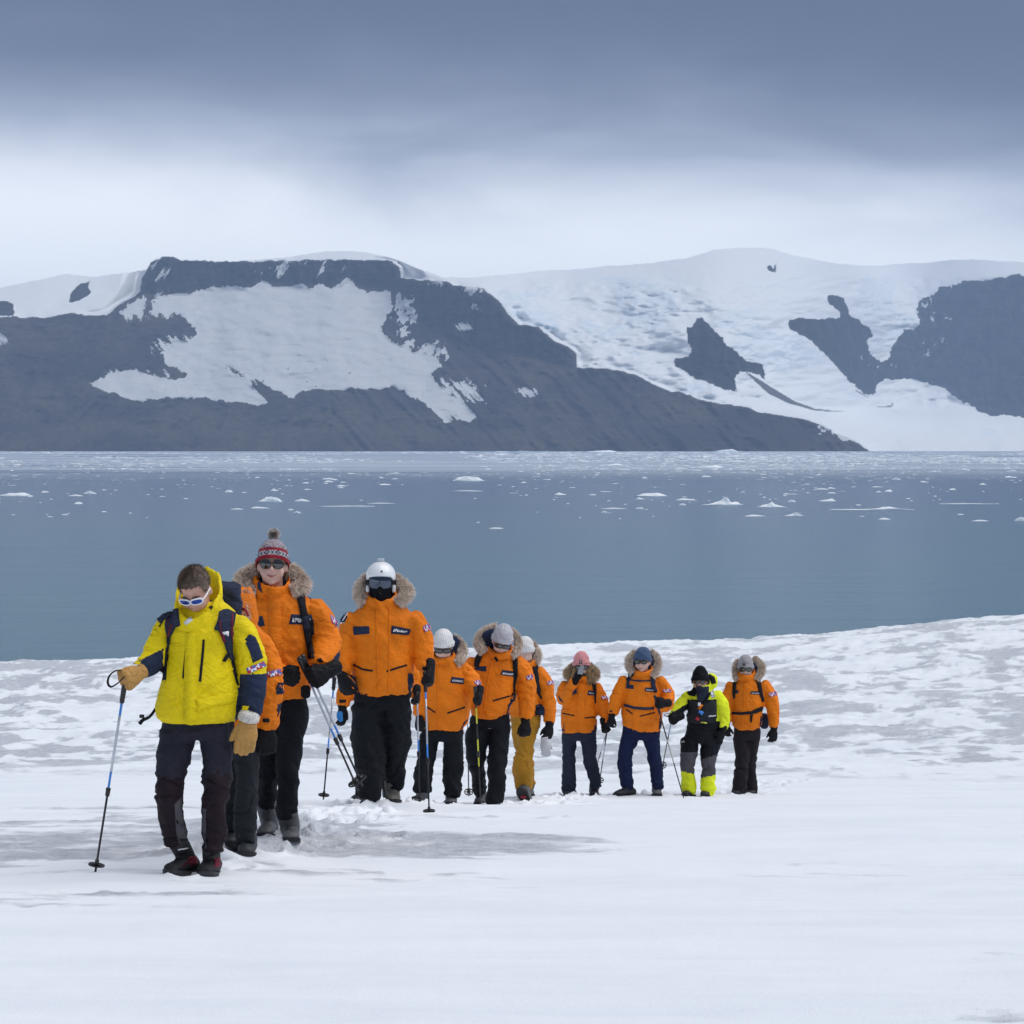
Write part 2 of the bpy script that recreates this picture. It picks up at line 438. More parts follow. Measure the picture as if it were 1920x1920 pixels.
wv = t.math('ADD', t.noise(v4, 1.0, 6, 0.7), t.math('MULTIPLY', t.noise(t.coord('Object', (0.012, 0.03, 1)), 1.0, 4, 0.6), 3.0))
t.bump(wv, 0.45, 1.0)
M_SEA = t.m
sea = mesh_obj('sea', [(-16000, -3000, 0), (16000, -3000, 0), (16000, 30500, 0), (-16000, 30500, 0)], [(0, 1, 2, 3)], M_SEA)
tag(sea, kind='structure')
# ------------------------------------------------------------------ snow slope
GD = np.array([-30, 0, 4, 8, 12, 15, 16.6, 18.5, 20.4, 22.5, 25, 30, 31.5, 35, 40.0])
GG = np.array([-0.6, 0.98, 1.34, 1.745, 2.15, 2.44, 2.52, 2.64, 2.79, 3.10, 3.44, 4.01, 4.17, 4.50, 4.92])
def pchip(xq, x, y):
    h = np.diff(x); dl = np.diff(y) / h
    m = np.zeros_like(y)
    m[1:-1] = np.where(dl[:-1] * dl[1:] > 0, 2 * dl[:-1] * dl[1:] / (dl[:-1] + dl[1:] + 1e-9), 0)
    m[0], m[-1] = dl[0], dl[-1]
    i = np.clip(np.searchsorted(x, xq) - 1, 0, len(h) - 1)
    t = (xq - x[i]) / h[i]
    return ((1 + 2 * t) * (1 - t) ** 2 * y[i] + t * (1 - t) ** 2 * h[i] * m[i] + t * t * (3 - 2 * t) * y[i + 1] + t * t * (t - 1) * h[i] * m[i + 1])
CRU = np.array([-2000, 0, 200, 450, 700, 900, 1050, 1200, 1300, 1400, 1500, 1600, 1700, 1800, 1920, 4000.0])
CRY = np.array([1250, 1243, 1239, 1236, 1231, 1224, 1219, 1213, 1208, 1203, 1195, 1186, 1177, 1168, 1159, 1010.0])
def ground_depth(x, d):
    """metres below the camera of the undisturbed snow surface"""
    x = np.asarray(x, float); d = np.asarray(d, float)
    near = pchip(np.clip(d, -30, 40), GD, GG)
    u = 960 + F * x / np.maximum(d, 30)
    A = (np.interp(u, CRU, CRY) - HOR) / F
    dd = np.clip(d, 40, 400)
    e = (dd - 40) / 52.0
    ang = np.where(dd < 92, A + (4.92 / 40 - A) * (1 - sstep(0, 1, e)) ** 1.0 * (1 - 0.35 * e), A)
    farg = ang * dd
    past = np.maximum(dd - 92, 0)
    farg = np.where(dd > 92, farg + 0.004 * past ** 2, farg)
    w = sstep(38, 46, d)
    g0 = near * (1 - w) + farg * w
    # the near slope tilts gently up to the right beyond the frame
    return g0
def ridge_amt(x, d):
    return sstep(31, 47, d + 9.0 * fbm(x / 5, d / 4, 301, 4)) 
def ground_detail(x, d):
    px = 960 + F * x / np.maximum(d, 4)
    warp = fbm(x / 5.0, d / 5.0, 201, 3) * 2.2
    rough = ridge_amt(x, d)
    r1 = ridged((x + warp) / 3.4, (d + warp * 1.5) / 2.6, 211, 5, 0.55) - 0.55
    r2 = fbm(x / 1.2, d / 1.0, 221, 4, 0.6)
    lumps = np.maximum(fbm(x / 2.0 + warp, d / 2.6, 231, 3), 0.02)
    big = fbm(x / 14, d / 10, 241, 3)
    r3 = ridged((x + warp) / 1.5, (d + warp) / 1.0, 215, 4, 0.6) - 0.5
    h = rough * (r1 * 0.20 + r3 * 0.14 + r2 * 0.15 + lumps * 0.12 + big * 0.28)
    amp = np.clip((d - 38) / 50, 0, 1)
    h = h * (0.75 + 0.55 * amp) * (1 - 0.45 * sstep(84, 100, d))
    # wind-packed snow close by: shallow drifts and a crust
    sm = 1 - rough
    drift = fbm(x / 2.6 + warp * 0.3, d / 1.1, 251, 4, 0.5) * 0.055 + fbm(x / 0.7, d / 0.30, 261, 4, 0.6) * 0.020 + (ridged(x / 1.1 + warp * .4, d / 0.5, 263, 4, 0.55) - .5) * 0.022
    mound = np.exp(-(((x + 2.1) / 1.6) ** 2 + ((d - 18.6) / 0.7) ** 2)) * 0.05
    crust = fbm(x / 0.22, d / 0.16, 271, 3, 0.6) * 0.05 * sstep(0.0, 0.4, dirt_field(x, d) - 0.25)
    return h + sm * (drift + mound + crust) + feet_fix(x, d)
# where boots and pole tips stand: pixel and distance; the snow is pressed or packed to meet them
FEET = [(318, 1643, 14.8), (387, 1647, 14.78), (461, 1609, 15.61), (424, 1590, 15.91), (546, 1582, 16.46), (494, 1573, 16.76), (688, 1512, 20.3), (738, 1508, 20.38),
        (664, 1508, 21.92), (730, 1506, 21.95), (846, 1511, 24.5), (898, 1511, 25.38), (929, 1518, 25.04), (994, 1496, 27.05), (1064, 1496, 30.14), (1115, 1495, 30.25),
        (1152, 1494, 29.88), (1233, 1494, 29.88), (1284, 1495, 30.46), (1322, 1496, 30.46), (1381, 1493, 31.34), (1409, 1493, 31.55),
        (178, 1636, 14.7), (606, 1500, 21.45), (805, 1531, 19.78), (902, 1519, 24.45)]
_fx = np.array([(a - 960) / F * c for a, b, c in FEET]); _fd = np.array([c for a, b, c in FEET]); _fz = np.array([CAMZ - (b - HOR) / F * c + .010 for a, b, c in FEET])
_SG = 0.42
_fw = None
def feet_fix(x, d):
    if _fw is None: return 0.0
    h = np.zeros(np.shape(x))
    for i in range(len(_fx)): h = h + _fw[i] * np.exp(-((x - _fx[i]) ** 2 + (d - _fd[i]) ** 2) / _SG ** 2)
    return h
def dirt_field(x, d):
    """bare dirty ice showing through the snow: 0 clean .. 1 grey"""
    def e(px, py, rx, ry, gd):
        dd = gd; cx = (px - 960) / F * dd
        return np.exp(-(((x - cx) / (rx / F * dd)) ** 2 + ((d - dd) / ry) ** 2))
    wx = x + fbm(x / 1.5, d / 1.0, 281, 3) * 1.6; 
    n = fbm(wx / 1.6, d / 0.55, 283, 5, 0.6)
    m = (1.0 * e(330, 1560, 520, 2.6, 17.2) + 0.8 * e(760, 1560, 260, 2.0, 17.4) + 0.42 * e(980, 1600, 300, 1.3, 16.2) + 0.55 * e(40, 1550, 260, 3.0, 17.6)
         + 0.62 * e(200, 1690, 300, 0.5, 13.35) + 0.5 * e(60, 1700, 130, 0.4, 13.1) + 0.75 * e(1620, 1640, 240, 0.5, 15.1) + 0.65 * e(1850, 1645, 160, 0.4, 15.0)
         + 0.5 * e(1040, 1555, 60, 0.25, 19.0) + 0.35 * e(980, 1660, 60, 0.3, 14.4) + 1.0 * e(1860, 1905, 150, 0.16, 8.15) + 0.8 * e(1880, 1790, 110, 0.14, 10.3))
    n2 = fbm(wx / 0.5, d / 0.30, 285, 4, 0.62)
    near = np.clip(m * 0.80 + n * 2.4 + n2 * 1.6 - 0.30, 0, 1) * np.clip(m * 2.5, 0, 1)
    nf = 0.85 * fbm(x / 1.8, d / 2.6, 287, 5, 0.68) + 0.8 * fbm(x / 0.6, d / 1.0, 289, 4, 0.68)
    farm = np.clip(nf * 4.8 + 0.52, 0, 1) * (0.8 + 0.2 * sstep(-6, 2, -x))
    r = ridge_amt(x, d)
    return near * (1 - r) + farm * r

_res = _fz - (CAMZ - ground_depth(_fx, _fd) + ground_detail(_fx, _fd))
_K = np.exp(-((_fx[:, None] - _fx[None]) ** 2 + (_fd[:, None] - _fd[None]) ** 2) / _SG ** 2)
_fw = np.linalg.solve(_K + 0.15 * np.eye(len(_fx)), _res)
APEX = 7.0
a_in = np.linspace(-0.225, 0.225, 540)
a_out = np.concatenate([np.linspace(-1.25, -0.25, 26)])
AA = np.tan(np.concatenate([a_out, a_in, -a_out[::-1]]))
t = np.linspace(0, 1, 300)
DN = np.concatenate([np.linspace(-6.5, 6.0, 16), 7.2 * (13.2 / 7.2) ** np.linspace(0, 1, 60), np.linspace(13.25, 32.9, 470), 33.1 * (104 / 33.1) ** np.linspace(0, 1, 330), np.linspace(106, 190, 24)])
AX, DG = np.meshgrid(AA, DN)
GX = AX * (DG + APEX)
gz = CAMZ - ground_depth(GX, DG) + ground_detail(GX, DG)
gz = gz - np.maximum(DG - 150, 0) ** 1.2
# trodden trail: boot prints along the way the file has come
_tr = np.random.RandomState(12)
_way = np.array([(1430, 36.0), (1390, 31.6), (1240, 30.2), (1090, 30.4), (1000, 27.2), (925, 25.3), (830, 24.6), (720, 20.6), (610, 17.8), (530, 16.6), (440, 15.6), (372, 14.8)])
_wx = (_way[:, 0] - 960) / F * _way[:, 1]; _wd = _way[:, 1]
_sl = np.concatenate([[0], np.cumsum(np.hypot(np.diff(_wx), np.diff(_wd)))])
for k in range(300):
    q = _tr.uniform(0, _sl[-1]); cx = np.interp(q, _sl, _wx) + _tr.normal(0, .20); cd = np.interp(q, _sl, _wd) + _tr.normal(0, .12)
    q2 = min(q + .3, _sl[-1]); tx = np.interp(q2, _sl, _wx) - np.interp(q - .1, _sl, _wx); td = np.interp(q2, _sl, _wd) - np.interp(q - .1, _sl, _wd); an = math.atan2(td, tx) + _tr.normal(0, .25)
    r0, r1 = np.searchsorted(DN, [cd - .4, cd + .4])
    if r1 <= r0: continue
    sx = GX[r0:r1] - cx; sd = DG[r0:r1] - cd
    u = (sx * math.cos(an) + sd * math.sin(an)) / .15; w = (-sx * math.sin(an) + sd * math.cos(an)) / .062
    rr_ = np.sqrt(u * u + w * w)
    gz[r0:r1] += -_tr.uniform(.025, .06) * (1 - sstep(.75, 1.1, rr_)) + .018 * np.exp(-((rr_ - 1.35) / .25) ** 2) * (.5 + _tr.rand())
gz[-1] = -8.0
dirt = dirt_field(GX, DG)
gi = np.arange(GX.size).reshape(GX.shape)
gq = np.stack([gi[:-1, :-1], gi[:-1, 1:], gi[1:, 1:], gi[1:, :-1]], -1).reshape(-1, 4)
rough_a = ridge_amt(GX, DG)
hol = blur(blur(gz + ground_depth(GX, DG), 6, 1), 3, 0) - (gz + ground_depth(GX, DG))    # > 0 in hollows, where the grit gathers
hol = np.clip(hol / 0.16, -1, 1) * rough_a
t = NT('snow_surface')
v = t.coord('Object', (1, 1, 1))
dn = t.math('ADD', t.attr('dirt'), t.math('MULTIPLY', t.attr('hollow'), 0.35))
n1 = t.noise(t.coord('Object', (1.2, 2.2, 3.0)), 2.6, 6, 0.65, 0.4)
n2 = t.noise(t.coord('Object', (1.0, 1.6, 2.0)), 9, 6, 0.72)
ed = t.math('ADD', dn, t.math('ADD', t.math('MULTIPLY', t.math('SUBTRACT', n1, 0.5), 1.0), t.math('MULTIPLY', t.math('SUBTRACT', n2, 0.5), 0.6)))
f = t.remap(ed, 0.24, 0.86)
clean = t.mix(t.remap(t.noise(t.coord('Object', (0.5, 1.6, 1.0)), 1.1, 5, 0.6, 0.3), 0.3, 0.7), (0.81, 0.85, 0.905), (0.875, 0.905, 0.945))
grit = t.mix(t.remap(n2, 0.35, 0.7), (0.49, 0.52, 0.575), (0.69, 0.725, 0.78))
speck = t.remap(t.noise(v, 26, 4, 0.75), 0.66, 0.74)
grit = t.mix(t.math('MULTIPLY', speck, 0.45), grit, (0.30, 0.31, 0.33))
t.inp('Base Color', t.mix(f, clean, grit))
t.inp('Roughness', 0.75); t.inp('Specular IOR Level', 0.25)
hh = t.math('ADD', t.math('MULTIPLY', n2, 0.5), t.noise(v, 45, 5, 0.7))
hh = t.math('MULTIPLY', hh, t.math('ADD', t.math('MULTIPLY', f, 0.85), 0.15))
t.bump(hh, 0.6, 0.045)
M_SNOW = t.m
snow_o = fast_mesh('snow_ground', np.stack([GX, DG, gz], -1).reshape(-1, 3), gq, M_SNOW, True, {'dirt': dirt.ravel(), 'hollow': hol.ravel()})
tag(snow_o, kind='structure')

def ground_z(x, d):
    x = np.array([x], float); d = np.array([d], float)
    return float((CAMZ - ground_depth(x, d) + ground_detail(x, d))[0])

# ------------------------------------------------------------------ drift ice on the sea
t = NT('floe_ice')
v = t.coord('Object', (1, 1, 1))
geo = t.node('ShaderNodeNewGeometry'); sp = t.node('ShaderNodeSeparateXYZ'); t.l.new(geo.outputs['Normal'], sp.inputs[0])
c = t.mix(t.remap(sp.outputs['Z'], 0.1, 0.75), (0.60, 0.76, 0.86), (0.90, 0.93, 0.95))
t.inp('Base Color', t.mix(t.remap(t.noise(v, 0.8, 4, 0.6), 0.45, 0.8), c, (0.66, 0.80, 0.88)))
t.inp('Roughness', 0.6)
t.bump(t.noise(v, 1.6, 5, 0.7), 0.6, 0.4)
M_FLOE = t.m
rng = np.random.RandomState(7)
def floe_mesh(L, W, prof, seed, n=26, m=7):
    """irregular ice piece: outline L x W metres, prof(u) gives the height above water along its length u in -1..1"""
    r = np.random.RandomState(seed)
    ang = np.linspace(0, 2 * np.pi, n, endpoint=False)
    rad = 1 + 0.16 * np.sin(ang * 2 + r.rand() * 6) + 0.12 * np.sin(ang * 3 + r.rand() * 6) + 0.10 * (r.rand(n) - 0.5)
    V, Fc = [], []
    V.append((0, 0, 0))
    for k in range(1, m + 1):
        q = k / m
        for a, ra in zip(ang, rad):
            x = math.cos(a) * ra * q; y = math.sin(a) * ra * q
            h = prof(x) * (1 - q ** 6) * (0.72 + 0.5 * r.rand()) if k < m else 0.04 * L * (0.3 + 0.4 * r.rand()) * min(1, prof(x))
            V.append((x * L / 2, y * W / 2, h))
    V[0] = (0, 0, prof(0))
    for i in range(n):
        V.append((math.cos(ang[i]) * rad[i] * L / 2 * 1.0, math.sin(ang[i]) * rad[i] * W / 2 * 1.0, -0.6))
    for i in range(n): Fc.append((0, 1 + i, 1 + (i + 1) % n))
    for k in range(m):
        for i in range(n):
            a = 1 + k * n + i; b = 1 + k * n + (i + 1) % n
            Fc.append((a, a + n, b + n, b))
    me = bpy.data.meshes.new('ice_floe')
    me.from_pydata(V, [], Fc); me.materials.append(M_FLOE); me.update()
    return me
def peak(*ps):
    xs = [p[0] for p in ps]; hs = [p[1] for p in ps]
    return lambda x: float(np.interp(x, xs, hs))
def sea_at(px, py):
    d = CAMZ * F / (py - HOR)
    return Vector(((px - 960) / F * d, d, 0.0)), d / F
# px, waterline row, width px, profile in px of height along -1..1, label
BIG = [
    (28, 930, 60, [(-1, 3), (-.6, 4), (-.3, 6), (0, 5), (.4, 7), (.8, 6), (1, 2)], 'long low ice floe at the left edge of the picture'),
    (168, 926, 22, [(-1, 2), (0, 6), (1, 2)], 'small greenish white ice block near the left edge floe'),
    (142, 930, 26, [(-1, 1), (0, 3), (1, 1)], 'thin flat floe beside the small block near the left edge'),
    (508, 941, 42, [(-1, 3), (-.5, 9), (0, 10), (.5, 8), (.85, 6), (1, 2)], 'rounded thick ice block directly above the knitted pompom hat'),
    (486, 953, 40, [(-1, 1), (-.3, 3), (.3, 2), (1, 1)], 'flat floe just in front of the rounded ice block'),
    (445, 955, 24, [(-1, 1), (0, 2), (1, 1)], 'small flat floe left of the one before the rounded block'),
    (567, 940, 34, [(-1, 1), (-.1, 5), (.4, 3), (1, 1)], 'low humped floe just right of the rounded ice block'),
    (557, 962, 14, [(-1, 1), (0, 4), (1, 1)], 'small lone ice chip in front of the rounded block'),
    (648, 950, 100, [(-1, 1), (0, 1.6), (.7, 2), (1, 1)], 'very long thin ribbon of ice in the left middle'),
    (712, 944, 45, [(-1, .8), (0, 1.2), (1, .8)], 'thin ice strip at the right end of the long ribbon'),
    (878, 902, 56, [(-1, 4), (-.7, 8), (0, 9), (.6, 8), (1, 3)], 'broad flat-topped ice block in the centre of the bay'),
    (878, 921, 60, [(-1, .8), (0, 1.5), (1, .8)], 'thin strip of ice in front of the flat-topped block'),
    (930, 991, 30, [(-1, 1), (0, 2), (1, 1)], 'nearest small flat floe alone on the open water'),
    (1222, 931, 64, [(-1, 2), (-.5, 6), (.3, 7), (.7, 6), (1, 2)], 'long smooth-backed floe left of the pointed berg'),
    (1285, 938, 38, [(-1, 1), (-.2, 4), (1, 1)], 'small flat floe between the smooth-backed floe and the pointed berg'),
    (1356, 947, 74, [(-1, 1), (-.5, 4), (-.1, 9), (.12, 17), (.25, 12), (.4, 4), (.75, 8), (1, 2)], 'pointed ice berg with a sharp central fin'),
    (1446, 951, 54, [(-1, 1), (-.6, 5), (-.2, 6), (.05, 12), (.2, 6), (.6, 3), (1, 1)], 'jagged small berg just right of the pointed one'),
    (1414, 968, 38, [(-1, 1), (0, 3), (1, 1)], 'flat oval floe in front of the jagged small berg'),
    (1488, 967, 32, [(-1, 1), (-.2, 3), (.3, 7), (.6, 3), (1, 1)], 'small spiky ice piece right of the flat oval floe'),
    (1549, 940, 36, [(-1, 1), (0, 3), (.6, 6), (1, 2)], 'wedge shaped floe above the long ice ribbon on the right'),
    (1628, 956, 140, [(-1, .8), (0, 1.4), (.3, 3), (.5, 8), (.62, 7), (.75, 4), (1, 1)], 'long ice ribbon with a humped block on its right end'),
    (1658, 974, 26, [(-1, 1), (0, 3.5), (1, 1)], 'small floe below the humped end of the long ribbon'),
    (1838, 977, 30, [(-1, 1), (0, 2.5), (1, 1)], 'small flat floe near the right edge of the water'),
    (1914, 977, 26, [(-1, 3), (-.4, 6), (0, 8), (1, 5)], 'chunky ice block cut by the right edge'),
    (1810, 945, 100, [(-1, .8), (0, 1.4), (1, .8)], 'long thin ribbon of ice near the right edge'),
    (1150, 954, 44, [(-1, .8), (0, 2), (1, .8)], 'thin crooked ice strip left of centre right, below the smooth floe'),
    (1133, 961, 12, [(-1, 1), (0, 3.5), (1, 1)], 'tiny ice lump under the thin crooked strip'),
    (1540, 918, 30, [(-1, 1), (0, 3), (1, 1)], 'small floe farther out above the wedge shaped floe'),
    (1330, 878, 70, [(-1, 2), (-.4, 5), (.1, 9), (.3, 12), (.6, 7), (1, 2)], 'dark-streaked ice cluster far out below the mountain toe'),
    (965, 849, 120, [(-1, 1), (-.7, 4), (-.3, 3), (.2, 6), (.6, 4), (1, 1)], 'long rubble of ice at the foot of the mountain'),
    (1125, 849, 70, [(-1, 3), (-.4, 6), (.3, 8), (.8, 9), (1, 4)], 'bright ice block against the dark shore in the centre'),
    (1360, 847, 50, [(-1, 2), (-.5, 4), (0, 7), (.5, 9), (1, 2)], 'knobbly ice block against the shore near the mountain toe'),
    (1140, 874, 70, [(-1, 1), (-.3, 4), (.1, 6), (.6, 9), (1, 2)], 'double humped ice piece midway out in the centre'),
    (1680, 900, 18, [(-1, 2), (0, 5), (1, 2)], 'small lump of ice far out on the right'),
]
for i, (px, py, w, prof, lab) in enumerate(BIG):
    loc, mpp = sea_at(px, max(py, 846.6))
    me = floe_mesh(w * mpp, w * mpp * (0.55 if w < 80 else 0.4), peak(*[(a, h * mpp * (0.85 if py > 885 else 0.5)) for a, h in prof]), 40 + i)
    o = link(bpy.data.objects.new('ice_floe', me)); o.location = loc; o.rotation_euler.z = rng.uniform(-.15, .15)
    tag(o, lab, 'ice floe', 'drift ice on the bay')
protos = [floe_mesh(1.0, 0.6, peak((-1, .05 + .1 * rng.rand()), (-.3, .10 + .15 * rng.rand()), (.3, .06 + .2 * rng.rand()), (1, .03)), 200 + k, 12, 3) for k in range(8)]
placed = 0
while placed < 150:
    px = rng.uniform(-20, 1940); py = 893 + abs(rng.normal(0, 1)) * 38
    dens = fbm(np.array([px / 210.0]), np.array([py / 26.0]), 401, 3)[0]
    if py > 985 or rng.rand() > 0.42 + dens * 2.0 + (0.16 if px > 960 else 0.0): continue
    w = 4 + rng.gamma(1.3, 4.2)
    if w > 26: continue
    loc, mpp = sea_at(px, py)
    o = link(bpy.data.objects.new('ice_fragment', protos[rng.randint(8)]))
    o.location = loc; o.scale = (w * mpp, w * mpp * rng.uniform(.7, 1.4), w * mpp * rng.uniform(.3, 1.0)); o.rotation_euler.z = rng.uniform(-.5, .5)
    tag(o, 'small white ice fragment scattered on the open bay water', 'ice fragment', 'small ice fragments on the bay')
    placed += 1
# far brash ice: thousands of pieces too small to count
BV, BF = [], []
def brash(px, py, w, h):
    loc, mpp = sea_at(px, py)
    n = rng.randint(5, 8); b = len(BV); L = w * mpp / 2; W = L * rng.uniform(.5, 1.4)
    ang = np.sort(rng.rand(n) * 6.283)
    for a in ang: BV.append((loc.x + math.cos(a) * L, loc.y + math.sin(a) * W, -0.2))
    for a in ang: BV.append((loc.x + math.cos(a) * L * .7, loc.y + math.sin(a) * W * .7, h * mpp * rng.uniform(.4, 1.2)))
    for i in range(n): BF.append((b + i, b + (i + 1) % n, b + n + (i + 1) % n, b + n + i))
    BF.append(tuple(range(b + n, b + 2 * n)))
k = 0
while k < 7000:
    px = rng.uniform(-120, 2040); py = 847.2 + rng.gamma(1.5, 11.0)
    if py > 935: continue
    dens = fbm(np.array([px / 260.0]), np.array([py / 9.0]), 431, 3)[0]
    p = 0.34 + dens * 1.9 + (0.14 if px > 900 else -0.02) - 0.25 * float(sstep(880, 930, np.array(py)))
    if rng.rand() > p: continue
    brash(px, py, 2.5 + rng.gamma(1.2, 5.0), 0.15 + rng.gamma(1.0, 0.3)); k += 1
bo = mesh_obj('brash_ice', BV, BF, M_FLOE, smooth=False)
tag(bo, 'dense band of small brash ice along the far shore', 'brash ice', kind='stuff')

# ------------------------------------------------------------------ haze
t = NT('haze_air')
for n in list(t.n):
    if n.type != 'OUTPUT_MATERIAL': t.n.remove(n)
pv = t.node('ShaderNodeVolumePrincipled')
pv.inputs['Color'].default_value = (0.53, 0.71, 1.0, 1)
pv.inputs['Density'].default_value = 3.5e-5
pv.inputs['Anisotropy'].default_value = 0.0
t.l.new(pv.outputs[0], t.n['Material Output'].inputs['Volume'])
t.m.cycles.homogeneous_volume = True
ZT = float(VV[..., 2].max()) + 60
print('terrain extents', VV.reshape(-1, 3).min(0), VV.reshape(-1, 3).max(0))
x0, x1, y0, y1, z0 = -16500, 16500, -4000, 31000, -12
hz = mesh_obj('haze', [(x0, y0, z0), (x1, y0, z0), (x1, y1, z0), (x0, y1, z0), (x0, y0, ZT), (x1, y0, ZT), (x1, y1, ZT), (x0, y1, ZT)],
              [(3, 2, 1, 0), (4, 5, 6, 7), (0, 1, 5, 4), (1, 2, 6, 5), (2, 3, 7, 6), (3, 0, 4, 7)], t.m, smooth=False)
tag(hz, kind='stuff')
# ------------------------------------------------------------------ mesh builders for people
def ring_loft(rings, n=16, cap=True):
    """rings: (centre, u, v) with u, v half-axis vectors; closed tube through them"""
    V, Fc = [], []
    for c, u, v in rings:
        for i in range(n):
            a = 2 * math.pi * i / n
            V.append(c + u * math.cos(a) + v * math.sin(a))
    m = len(rings)
    for k in range(m - 1):
        for i in range(n):
            j = (i + 1) % n
            Fc.append((k * n + i, k * n + j, (k + 1) * n + j, (k + 1) * n + i))
    if cap:
        a = len(V); V.append(rings[0][0].copy()); b = len(V); V.append(rings[-1][0].copy())
        for i in range(n):
            j = (i + 1) % n
            Fc.append((a, j, i)); Fc.append((b, (m - 1) * n + i, (m - 1) * n + j))
    return V, Fc

def resample(pts, rad, step):
    """Catmull-Rom through the joints so that a limb bends smoothly"""
    P_, R_ = [], []
    n = len(pts)
    for i in range(n - 1):
        p0 = pts[max(i - 1, 0)]; p1 = pts[i]; p2 = pts[i + 1]; p3 = pts[min(i + 2, n - 1)]
        k = max(2, int((p2 - p1).length / step))
        for s in range(k):
            t = s / k
            q = 0.5 * ((2 * p1) + (p2 - p0) * t + (2 * p0 - 5 * p1 + 4 * p2 - p3) * t * t + (3 * p1 - p0 - 3 * p2 + p3) * t ** 3)
            P_.append(q); R_.append(rad[i] * (1 - t) + rad[i + 1] * t)
    P_.append(pts[-1]); R_.append(rad[-1])
    return P_, R_

def limb(pts, rad, n=14, flat=1.0, step=0.04, ref=None):
    """tapered tube; flat scales the depth half-axis"""
    ps, rs = resample([Vector(p) for p in pts], rad, step)
    rings = []
    for i, p in enumerate(ps):
        t = (ps[min(i + 1, len(ps) - 1)] - ps[max(i - 1, 0)]).normalized()
        r = Vector((0, 1, 0)) if ref is None else ref
        u = t.cross(r)
        if u.length < 0.2: u = t.cross(Vector((1, 0, 0)))
        u.normalize(); v = u.cross(t).normalized()
        rings.append((p, u * rs[i], v * rs[i] * flat))
    t0 = (ps[0] - ps[1]).normalized(); t1 = (ps[-1] - ps[-2]).normalized()
    c0, u0, v0 = rings[0]; c1, u1, v1 = rings[-1]
    rings = [(c0 + t0 * rs[0] * .35, u0 * .6, v0 * .6)] + rings + [(c1 + t1 * rs[-1] * .3, u1 * .65, v1 * .65)]
    return ring_loft(rings, n)

def ell(c, r, rot=None, n=12, m=8):
    c = Vector(c); V, Fc = [], []
    for k in range(m + 1):
        th = math.pi * k / m
        for i in range(n):
            a = 2 * math.pi * i / n
            p = Vector((r[0] * math.sin(th) * math.cos(a), r[1] * math.sin(th) * math.sin(a), r[2] * math.cos(th)))
            V.append(c + (rot @ p if rot is not None else p))
    for k in range(m):
        for i in range(n):
            j = (i + 1) % n
            Fc.append((k * n + i, (k + 1) * n + i, (k + 1) * n + j, k * n + j))
    return V, Fc

def band(loop, height, thick, n=8):
    """closed band round a neck: loop points, half heights and half thickness in metres"""
    m = len(loop); cen = sum(loop, Vector()) / m
    V, Fc = [], []
    for k in range(m):
        p = loop[k]; t = (loop[(k + 1) % m] - loop[k - 1]).normalized()
        up = Vector((0, 0, 1)); up = (up - t * up.dot(t)).normalized(); o = t.cross(up).normalized()
        if o.dot(p - cen) < 0: o = -o
        for i in range(n):
            a = 2 * math.pi * i / n
            V.append(p + up * height[k] * math.cos(a) + o * thick * math.sin(a))
    for k in range(m):
        for i in range(n):
            Fc.append((k * n + i, k * n + (i + 1) % n, ((k + 1) % m) * n + (i + 1) % n, ((k + 1) % m) * n + i))
    return V, Fc

def join(parts):
    V, Fc = [], []
    for v, f in parts:
        b = len(V); V += [Vector(p) for p in v]; Fc += [tuple(i + b for i in q) for q in f]
    return V, Fc

def fuse(parts, voxel, smooth=3):
    """one continuous skin round all parts; returns vertex array, normals and quads"""
    V, Fc = join(parts)
    org = V[0].copy()
    me = bpy.data.meshes.new('tmp'); me.from_pydata([tuple(v - org) for v in V], [], Fc); me.update()
    ob = bpy.data.objects.new('tmp', me); COL.objects.link(ob)
    rm = ob.modifiers.new('r', 'REMESH'); rm.mode = 'VOXEL'; rm.voxel_size = voxel
    if smooth:
        sm = ob.modifiers.new('s', 'SMOOTH'); sm.factor = 0.5; sm.iterations = smooth
    dg = bpy.context.evaluated_depsgraph_get()
    ev = bpy.data.meshes.new_from_object(ob.evaluated_get(dg))
    bpy.data.objects.remove(ob); bpy.data.meshes.remove(me)
    n = len(ev.vertices)
    A = np.empty(n * 3, dtype=np.float32); ev.vertices.foreach_get('co', A); A = A.reshape(-1, 3).astype(np.float64) + np.array(org)
    N = np.empty(n * 3, dtype=np.float32); ev.vertices.foreach_get('normal', N); N = N.reshape(-1, 3)
    Q = np.empty(len(ev.loops), dtype=np.int32); ev.loops.foreach_get('vertex_index', Q)
    lt = np.empty(len(ev.polygons), dtype=np.int32); ev.polygons.foreach_get('loop_total', lt)
    assert (lt == 4).all()
    bpy.data.meshes.remove(ev)
    return A, N, Q.reshape(-1, 4)

def put(name, A, Q, mats, root, parent, fmat=None, smooth=True):
    """link a mesh given in world coordinates under parent, whose origin is root's"""
    me = bpy.data.meshes.new(name)
    A = np.asarray(A, dtype=np.float64) - np.array(root.location)
    k = Q.shape[1]
    me.vertices.add(len(A)); me.vertices.foreach_set('co', A.astype(np.float32).ravel())
    me.loops.add(Q.size); me.loops.foreach_set('vertex_index', Q.astype(np.int32).ravel())
    me.polygons.add(len(Q)); me.polygons.foreach_set('loop_start', np.arange(0, Q.size, k, dtype=np.int32))
    me.polygons.foreach_set('loop_total', np.full(len(Q), k, dtype=np.int32))
    me.polygons.foreach_set('use_smooth', np.full(len(Q), smooth, dtype=bool))
    mats = mats if isinstance(mats, (list, tuple)) else [mats]
    for m in mats: me.materials.append(m)
    if fmat is not None: me.polygons.foreach_set('material_index', fmat.astype(np.int32))
    me.update(calc_edges=True)
    return link(bpy.data.objects.new(name, me), parent)

